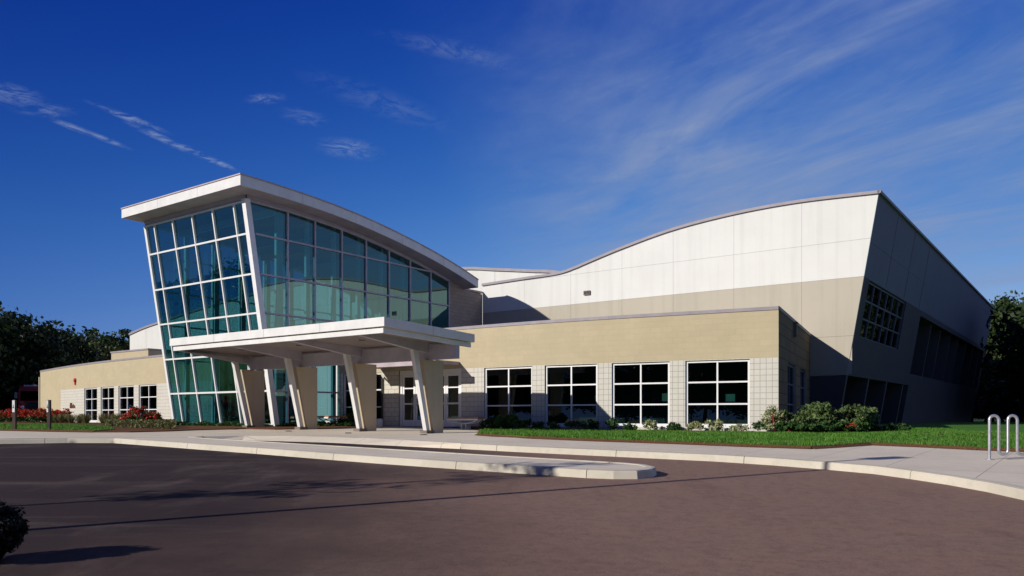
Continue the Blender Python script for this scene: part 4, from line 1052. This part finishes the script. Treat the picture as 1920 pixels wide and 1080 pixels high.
shrub('red_flower', 80, 'small red leaved plant under the left tall corner shrub', .28, .28, [M['leaf_green'], M['petal'], M['red_stem']], shr(1522, 25.7), 9, 40, .035, .1, 'plant', None, .5, False)
shrub('red_flower', 81, 'red leaved plant under the right tall corner shrub', .32, .34, [M['leaf_green'], M['petal'], M['red_stem']], shr(1596, 25.6), 12, 40, .035, .1, 'plant', None, .5, False)
# pale plants under the wing windows
rr = random.Random(5)
for i in range(15):
    s = .5 + i*.74; p, t_, n_ = arc(s); q = p + n_*rr.uniform(.45, .75)
    if i < 9: shrub('pale_plant', 100+i, 'low cream and green leaved plant in the bed under the wing windows', rr.uniform(.18, .32), rr.uniform(.2, .40), [M['leaf_cream'] if rr.random() < .6 else M['leaf_green']], (q.x, q.y, bz_(q.x, q.y)-.02), 10, 45, .055, .13, 'plant', 'pale plants under the wing windows', 0, False)
    else: shrub('green_plant', 100+i, 'low green plant in the shaded bed under the wing windows beside the bench', rr.uniform(.24, .36), rr.uniform(.2, .34), [M['leaf_green']], (q.x, q.y, bz_(q.x, q.y)-.02), 10, 45, .05, .13, 'plant', 'green plants in the shaded bed', 0, False)
shrub('round_shrub', 130, 'rounded bright green shrub at the lawn corner near the bench', .55, .5, [M['leaf_green'], M['bark']], shr(950, 29.6), 26, 70, .05, .16, 'shrub', None, 0, False)
shrub('round_shrub', 131, 'dark low shrub between the right bench and the first wing window', .45, .36, [M['leaf_dark'], M['bark']], shr(926, 30.6), 24, 60, .05, .15, 'shrub', None, 0, False)
shrub('round_shrub', 132, 'dark green shrub behind the left bench in the nook', .7, .5, [M['leaf_green'], M['bark']], tuple(W(-27.2, 24.95, -.02)), 26, 60, .05, .17, 'shrub', None, 0, False)
# red flowers on the left
for i in range(11):
    px = 4 + i*11.2; D = 54.5 + (i % 3)*1.2 + max(0, 5-i)*.3; x = (px-960)/1505*D
    shrub('red_flower', 200+i, 'red flowering plant in the row along the left end of the wing', .62, .95, [M['leaf_green'], M['petal'], M['leaf_green']], (x, D, -.03), 16, 50, .075, .22, 'flowering plant', 'red flowers at the left end of the wing', .7, False)
for i, (px, D, R, H) in enumerate(((258, 37.5, .62, .78), (285, 37.2, .42, .55), (242, 37.8, .35, .45))):
    shrub('red_rose_bush', 230+i, ('bushy red flowering shrub, largest of the three left of the glass tower', 'red flowering shrub nearest the glass tower base', 'smallest red flowering shrub left of the glass tower')[i], R, H, [M['leaf_green'], M['petal'], M['leaf_green']], shr(px, D), 30, 60, .055, .18, 'flowering shrub', 'red flowering shrubs by the tower', .6, False)
for i in range(15):
    s = 37.2 + i*.95; p, t_, n_ = arc(s); q = p + n_*(rr.uniform(1.2, 2.6)); rng = np.random.default_rng(260+i)
    t = thing('ornamental_grass', 'straw coloured tuft of ornamental grass under the left wing windows', 'grass tuft', (q.x, q.y, -.02), 'grass tufts under the left windows')
    n = 160; ang = rng.uniform(0, 2*PI, n); ln = rng.uniform(.3, .62, n); sp_ = rng.uniform(.1, .42, n)
    V = np.empty((n, 4, 3)); bx_ = np.stack([np.cos(ang)*.08, np.sin(ang)*.08, np.zeros(n)], 1); tip = np.stack([np.cos(ang)*sp_, np.sin(ang)*sp_, ln], 1); sd = np.stack([-np.sin(ang), np.cos(ang), np.zeros(n)], 1)*.018
    V[:, 0] = bx_-sd; V[:, 1] = bx_+sd; V[:, 2] = tip+sd*.3; V[:, 3] = tip-sd*.3
    quads_obj('blades', V.reshape(-1, 3), M['leaf_grass'], rng.uniform(0, 1, n), t)
# ground cover at the foot of the tower
rng = np.random.default_rng(300); pts = []
while len(pts) < 9000:
    u = rng.uniform(-37.6, -26.2); v = rng.uniform(20.9, 24.6)
    ok = (u < UR and 20.95 < v < 22.05 and u > -37.4) or (u > UR+.2 and v > 22.0 + max(0, (u+28.2))*1.2 and u < -26.6)
    if not ok: continue
    p = W(u, v); pts.append((p.x, p.y, zw(p.x, p.y) + .03 + rng.uniform(0, .20)*(.6+.4*math.sin(u*3.1)*math.cos(v*4.)) ))
gc = quads_obj('ground_cover', leaves(np.array(pts), .055, rng, np.array([[0, 0, 1.]]).repeat(len(pts), 0)), M['leaf_green'], rng.uniform(0, 1, len(pts)))
tag(gc, 'low leafy ground cover along the foot of the glass tower', 'ground cover', None, 'stuff')
pts = []
while len(pts) < 5000:
    px = rng.uniform(196, 330); D = rng.uniform(30, 42); x = (px-960)/1505*D
    u, v = UV(x, D)
    if v > 22.0 and u > -37.4 or v < 17: continue
    if D < 30.5 + (330-px)*.0 : continue
    if rng.uniform() < .3: continue
    pts.append((x, D, zw(x, D) + .05 + rng.uniform(0, .26)))
gc = quads_obj('ground_cover', leaves(np.array(pts), .06, rng, np.array([[0, 0, .6]]).repeat(len(pts), 0)), [M['leaf_grass']], rng.uniform(0, 1, len(pts)))
tag(gc, 'dry mixed ground cover in the bed left of the glass tower', 'ground cover', None, 'stuff')
# lawn blades
def blades(poly, dens, box, dz, name, label, hmin=.035, hmax=.075):
    rng = np.random.default_rng(hash(name) % 1000 + len(poly)); x0, x1, y0, y1 = box; n = int((x1-x0)*(y1-y0)*dens)
    P_ = np.stack([rng.uniform(x0, x1, n), rng.uniform(y0, y1, n)], 1); inside = np.zeros(n, bool); j = len(poly)-1
    for i in range(len(poly)):
        xi, yi = poly[i]; xj, yj = poly[j]
        cond = ((yi > P_[:, 1]) != (yj > P_[:, 1])) & (P_[:, 0] < (xj-xi)*(P_[:, 1]-yi)/(yj-yi+1e-12)+xi); inside ^= cond; j = i
    P_ = P_[inside]; n = len(P_); z = np.array([zw(a, b) for a, b in P_]) + dz
    ang = rng.uniform(0, 2*PI, n); h = rng.uniform(hmin, hmax, n)*(1 + .35*np.sin(P_[:, 0]*2.1)*np.cos(P_[:, 1]*1.7)); ln = rng.uniform(-.03, .03, (n, 2))
    sd = np.stack([np.cos(ang), np.sin(ang), np.zeros(n)], 1)*.009; b = np.stack([P_[:, 0], P_[:, 1], z], 1); t = b + np.stack([ln[:, 0], ln[:, 1], h], 1)
    V = np.empty((n, 4, 3)); V[:, 0] = b-sd; V[:, 1] = b+sd; V[:, 2] = t+sd*.25; V[:, 3] = t-sd*.25
    o = quads_obj(name, V.reshape(-1, 3), M['blade'], rng.uniform(0, 1, n)); tag(o, label, 'grass', None, 'stuff')
blades(LAWN_R, 320, (-1.5, 16, 14.5, 31.3), .055, 'grass', 'mown green grass of the lawn before the wing windows')
blades(LAWN_L, 150, (-26, -14, 28, 45), .045, 'grass', 'mown green grass of the lawn with the two marker posts', .04, .08)
# fallen leaves on the right lawn
pts = []
while len(pts) < 90:
    px = rng.normal(1775, 60); D = rng.uniform(19.5, 24); x = (px-960)/1505*D
    pts.append((x, D, zw(x, D) + .12))
fl = quads_obj('fallen_leaves', leaves(np.array(pts), .05, rng, np.array([[0, 0, 3.]]).repeat(len(pts), 0)), M['leaf_grass'], rng.uniform(0, 1, len(pts)))
tag(fl, 'scattered dry leaves on the grass left of the bike rack', 'leaves', None, 'stuff')
# dark shrub cut by the left edge of the picture
sx_, sy_ = -4.42, 6.75
shrub('dark_shrub', 320, 'dark round shrub on the asphalt edge, cut by the left picture edge', .29, .52, [M['leaf_black'], M['leaf_black']], (sx_, sy_, zw(sx_, sy_)+ASP), 150, 110, .016, .07, 'shrub', None, 0, True)

# ------------------------------------------------------------------ light, sky, camera
w = bpy.data.worlds.new('World'); scene.world = w; w.use_nodes = True
nt = w.node_tree; nt.nodes.clear()
out = nt.nodes.new('ShaderNodeOutputWorld'); bg = nt.nodes.new('ShaderNodeBackground'); L(nt, bg.outputs[0], out.inputs[0])
sky = nt.nodes.new('ShaderNodeTexSky'); sky.sky_type = 'NISHITA'; sky.sun_disc = False
sky.sun_elevation = SUN_EL
sun_az = math.atan2(-dh.x, -dh.y)                  # compass bearing of the sun from +Y towards +X
sky.sun_rotation = sun_az
sky.altitude = 300; sky.air_density = 1.0; sky.dust_density = .3; sky.ozone_density = 3.0
# deeper, polarised-looking blue: each channel through its own curve
sp3 = nt.nodes.new('ShaderNodeSeparateXYZ'); L(nt, sky.outputs[0], sp3.inputs[0]); cm3 = nt.nodes.new('ShaderNodeCombineXYZ')
for i, (pw, gn) in enumerate(((1.9, 7.0), (1.8, 9.0), (1.05, 9.0))):
    q0 = nt.nodes.new('ShaderNodeMath'); q0.operation = 'MULTIPLY'; L(nt, sp3.outputs[i], q0.inputs[0]); q0.inputs[1].default_value = .25
    q1 = nt.nodes.new('ShaderNodeMath'); q1.operation = 'POWER'; L(nt, q0.outputs[0], q1.inputs[0]); q1.inputs[1].default_value = pw
    q2 = nt.nodes.new('ShaderNodeMath'); q2.operation = 'MULTIPLY'; L(nt, q1.outputs[0], q2.inputs[0]); q2.inputs[1].default_value = gn
    q3 = nt.nodes.new('ShaderNodeMath'); q3.operation = 'MINIMUM'; L(nt, q2.outputs[0], q3.inputs[0]); q3.inputs[1].default_value = (1.7, 4.7, 11.0)[i]
    L(nt, q3.outputs[0], cm3.inputs[i])
sg = cm3
SKYSAT = nt.nodes.new('ShaderNodeHueSaturation'); SKYSAT.inputs['Saturation'].default_value = 1.0; SKYSAT.inputs['Value'].default_value = 1.0; L(nt, sg.outputs[0], SKYSAT.inputs['Color'])
tc = nt.nodes.new('ShaderNodeTexCoord'); d = tc.outputs['Generated']
sep = nt.nodes.new('ShaderNodeSeparateXYZ'); L(nt, d, sep.inputs[0])
def math_(op, a, b=None, c=None):
    n = nt.nodes.new('ShaderNodeMath'); n.operation = op
    for i, x in enumerate((a, b, c)):
        if x is None: continue
        if hasattr(x, 'is_linked'): L(nt, x, n.inputs[i])
        else: n.inputs[i].default_value = x
    return n.outputs[0]
zc2 = math_('MAXIMUM', sep.outputs[2], .03)
pxn = math_('DIVIDE', sep.outputs[0], zc2); pyn = math_('DIVIDE', sep.outputs[1], zc2)
cb = nt.nodes.new('ShaderNodeCombineXYZ'); L(nt, pxn, cb.inputs[0]); L(nt, pyn, cb.inputs[1]); P2 = cb.outputs[0]
def wnoise(rot, scl, scale, detail, rough, dist=0.):
    mp = nt.nodes.new('ShaderNodeMapping'); L(nt, P2, mp.inputs[0]); mp.vector_type = 'TEXTURE'; mp.inputs['Rotation'].default_value = (0, 0, rot); mp.inputs['Scale'].default_value = scl
    n = nt.nodes.new('ShaderNodeTexNoise'); L(nt, mp.outputs[0], n.inputs['Vector']); n.inputs['Scale'].default_value = scale; n.inputs['Detail'].default_value = detail; n.inputs['Roughness'].default_value = rough; n.inputs['Distortion'].default_value = dist
    return n.outputs['Fac']
# the deep film-and-polariser blue: darkest a right angle away from the sun and towards the zenith, mixed with the plain sky
dt = nt.nodes.new('ShaderNodeVectorMath'); dt.operation = 'DOT_PRODUCT'; L(nt, d, dt.inputs[0])
dt.inputs[1].default_value = (dh.x*math.cos(SUN_EL), dh.y*math.cos(SUN_EL), -math.sin(SUN_EL))
pol = math_('MINIMUM', math_('MAXIMUM', dt.outputs['Value'], -.22), .47); dz_ = math_('MAXIMUM', sep.outputs[2], .0)
pc = nt.nodes.new('ShaderNodeCombineXYZ'); kk = 1/(.05*1.11)
for i, (K, a_, c_) in enumerate(((.23, 2.7, 9.6), (.335, 1.8, 5.1), (.60, .8, 1.7))):
    e_ = math_('MULTIPLY_ADD', pol, a_, math_('MULTIPLY', dz_, -c_))
    L(nt, math_('MULTIPLY', math_('EXPONENT', e_), K*kk), pc.inputs[i])
SKYMIX = nt.nodes.new('ShaderNodeMix'); SKYMIX.data_type = 'RGBA'; SKYMIX.inputs[0].default_value = .9
L(nt, SKYSAT.outputs[0], SKYMIX.inputs[6]); L(nt, pc.outputs[0], SKYMIX.inputs[7])
# broad cirrus veil, long streaks
rot = math.radians(114)
v1 = ramp(nt, wnoise(rot, (2.2, 1.0, 1), 1.5, 7, .58, .8), .36, .76); v2 = ramp(nt, wnoise(rot+.12, (2.0, .6, 1), 2.6, 6, .6, .8), .28, .82, .40, 1)
side_ = ramp(nt, pxn, -.35, .75); far_ = ramp(nt, pyn, 8.5, 3.2)
veil = math_('MULTIPLY', math_('MULTIPLY', v1, v2), math_('MULTIPLY', side_, far_))
veil = math_('MULTIPLY', veil, 1.05)
haze_ = math_('MULTIPLY', ramp(nt, wnoise(rot, (2.4, 1.3, 1), 1.3, 7, .62, .5), .30, .70), math_('MULTIPLY', math_('MULTIPLY', side_, far_), .55))
# little cirrus wisps on the left
wn = ramp(nt, wnoise(.4, (1, 1, 1), 11., 6, .7, 1.2), .36, .70)
def wisp(px, py, lx, ly, ang):
    X_ = (px-960)/1505; Z_ = (781-py)/1505; c = (X_/Z_, 1/Z_)
    mp = nt.nodes.new('ShaderNodeMapping'); mp.vector_type = 'TEXTURE'
    sb = nt.nodes.new('ShaderNodeVectorMath'); sb.operation = 'SUBTRACT'; L(nt, P2, sb.inputs[0]); sb.inputs[1].default_value = (c[0], c[1], 0)
    L(nt, sb.outputs[0], mp.inputs[0]); mp.inputs['Rotation'].default_value = (0, 0, -ang); mp.inputs['Scale'].default_value = (lx, ly, 1)
    ln = nt.nodes.new('ShaderNodeVectorMath'); ln.operation = 'LENGTH'; L(nt, mp.outputs[0], ln.inputs[0])
    return ramp(nt, ln.outputs['Value'], 1.0, .0)
WS = [(12, 176, .10, .10, 0.), (80, 206, .10, .07, 0.), (140, 240, .10, .03, -1.25), (195, 260, .12, .025, -1.25), (245, 222, .15, .03, -1.15), (290, 253, .13, .03, -1.3), (345, 278, .12, .035, -1.2), (395, 299, .16, .03, -1.2), (498, 185, .04, .07, -1.2), (570, 220, .09, .07, -1.), (655, 280, .13, .11, -1.), (720, 195, .3, .1, -.9), (860, 97, .22, .06, -.5)]
acc = None
for i, (a, b, lx, ly, an) in enumerate(WS):
    k = wisp(a, b, lx*1.3, ly*1.3, an); k = math_('MULTIPLY', k, (.8, .55, .8, .9, 1.2, 1.1, 1.1, 1.15, .8, .5, .8, .25, .35)[i])
    acc = k if acc is None else math_('MAXIMUM', acc, k)
wsp = math_('MULTIPLY', acc, wn); wsp = math_('MULTIPLY', wsp, .85)
ct = math_('MINIMUM', math_('ADD', math_('ADD', veil, haze_), wsp), .9)
CLOUDC = (4.2, 5.6, 9.2)
mx = nt.nodes.new('ShaderNodeMix'); mx.data_type = 'RGBA'; L(nt, ct, mx.inputs[0]); L(nt, SKYMIX.outputs[2], mx.inputs[6]); mx.inputs[7].default_value = (*CLOUDC, 1)
L(nt, mx.outputs[2], bg.inputs[0]); bg.inputs[1].default_value = .05

sd = bpy.data.lights.new('sun', 'SUN'); sd.energy = 4.6; sd.angle = math.radians(.5); sd.color = (1, .94, .85)
so = bpy.data.objects.new('sun', sd); C.objects.link(so)
ldir = Vector((dh.x*math.cos(SUN_EL), dh.y*math.cos(SUN_EL), -math.sin(SUN_EL)))
so.rotation_euler = ldir.to_track_quat('-Z', 'Y').to_euler(); so.location = (-30, -20, 25)

cd = bpy.data.cameras.new('camera'); co = bpy.data.objects.new('camera', cd); C.objects.link(co)
cd.sensor_width = 36; cd.lens = 36*1505/1920; cd.shift_y = 241/1920; cd.clip_start = .1; cd.clip_end = 3000
co.location = (0, 0, EYE); co.rotation_euler = (PI/2, 0, 0)
scene.camera = co
scene.view_settings.view_transform = 'Standard'; scene.view_settings.look = 'None'; scene.view_settings.exposure = 0.15; scene.view_settings.gamma = 1
scene.cycles.use_denoising = True; scene.cycles.max_bounces = 8; scene.cycles.transparent_max_bounces = 16
scene.cycles.sample_clamp_indirect = 6
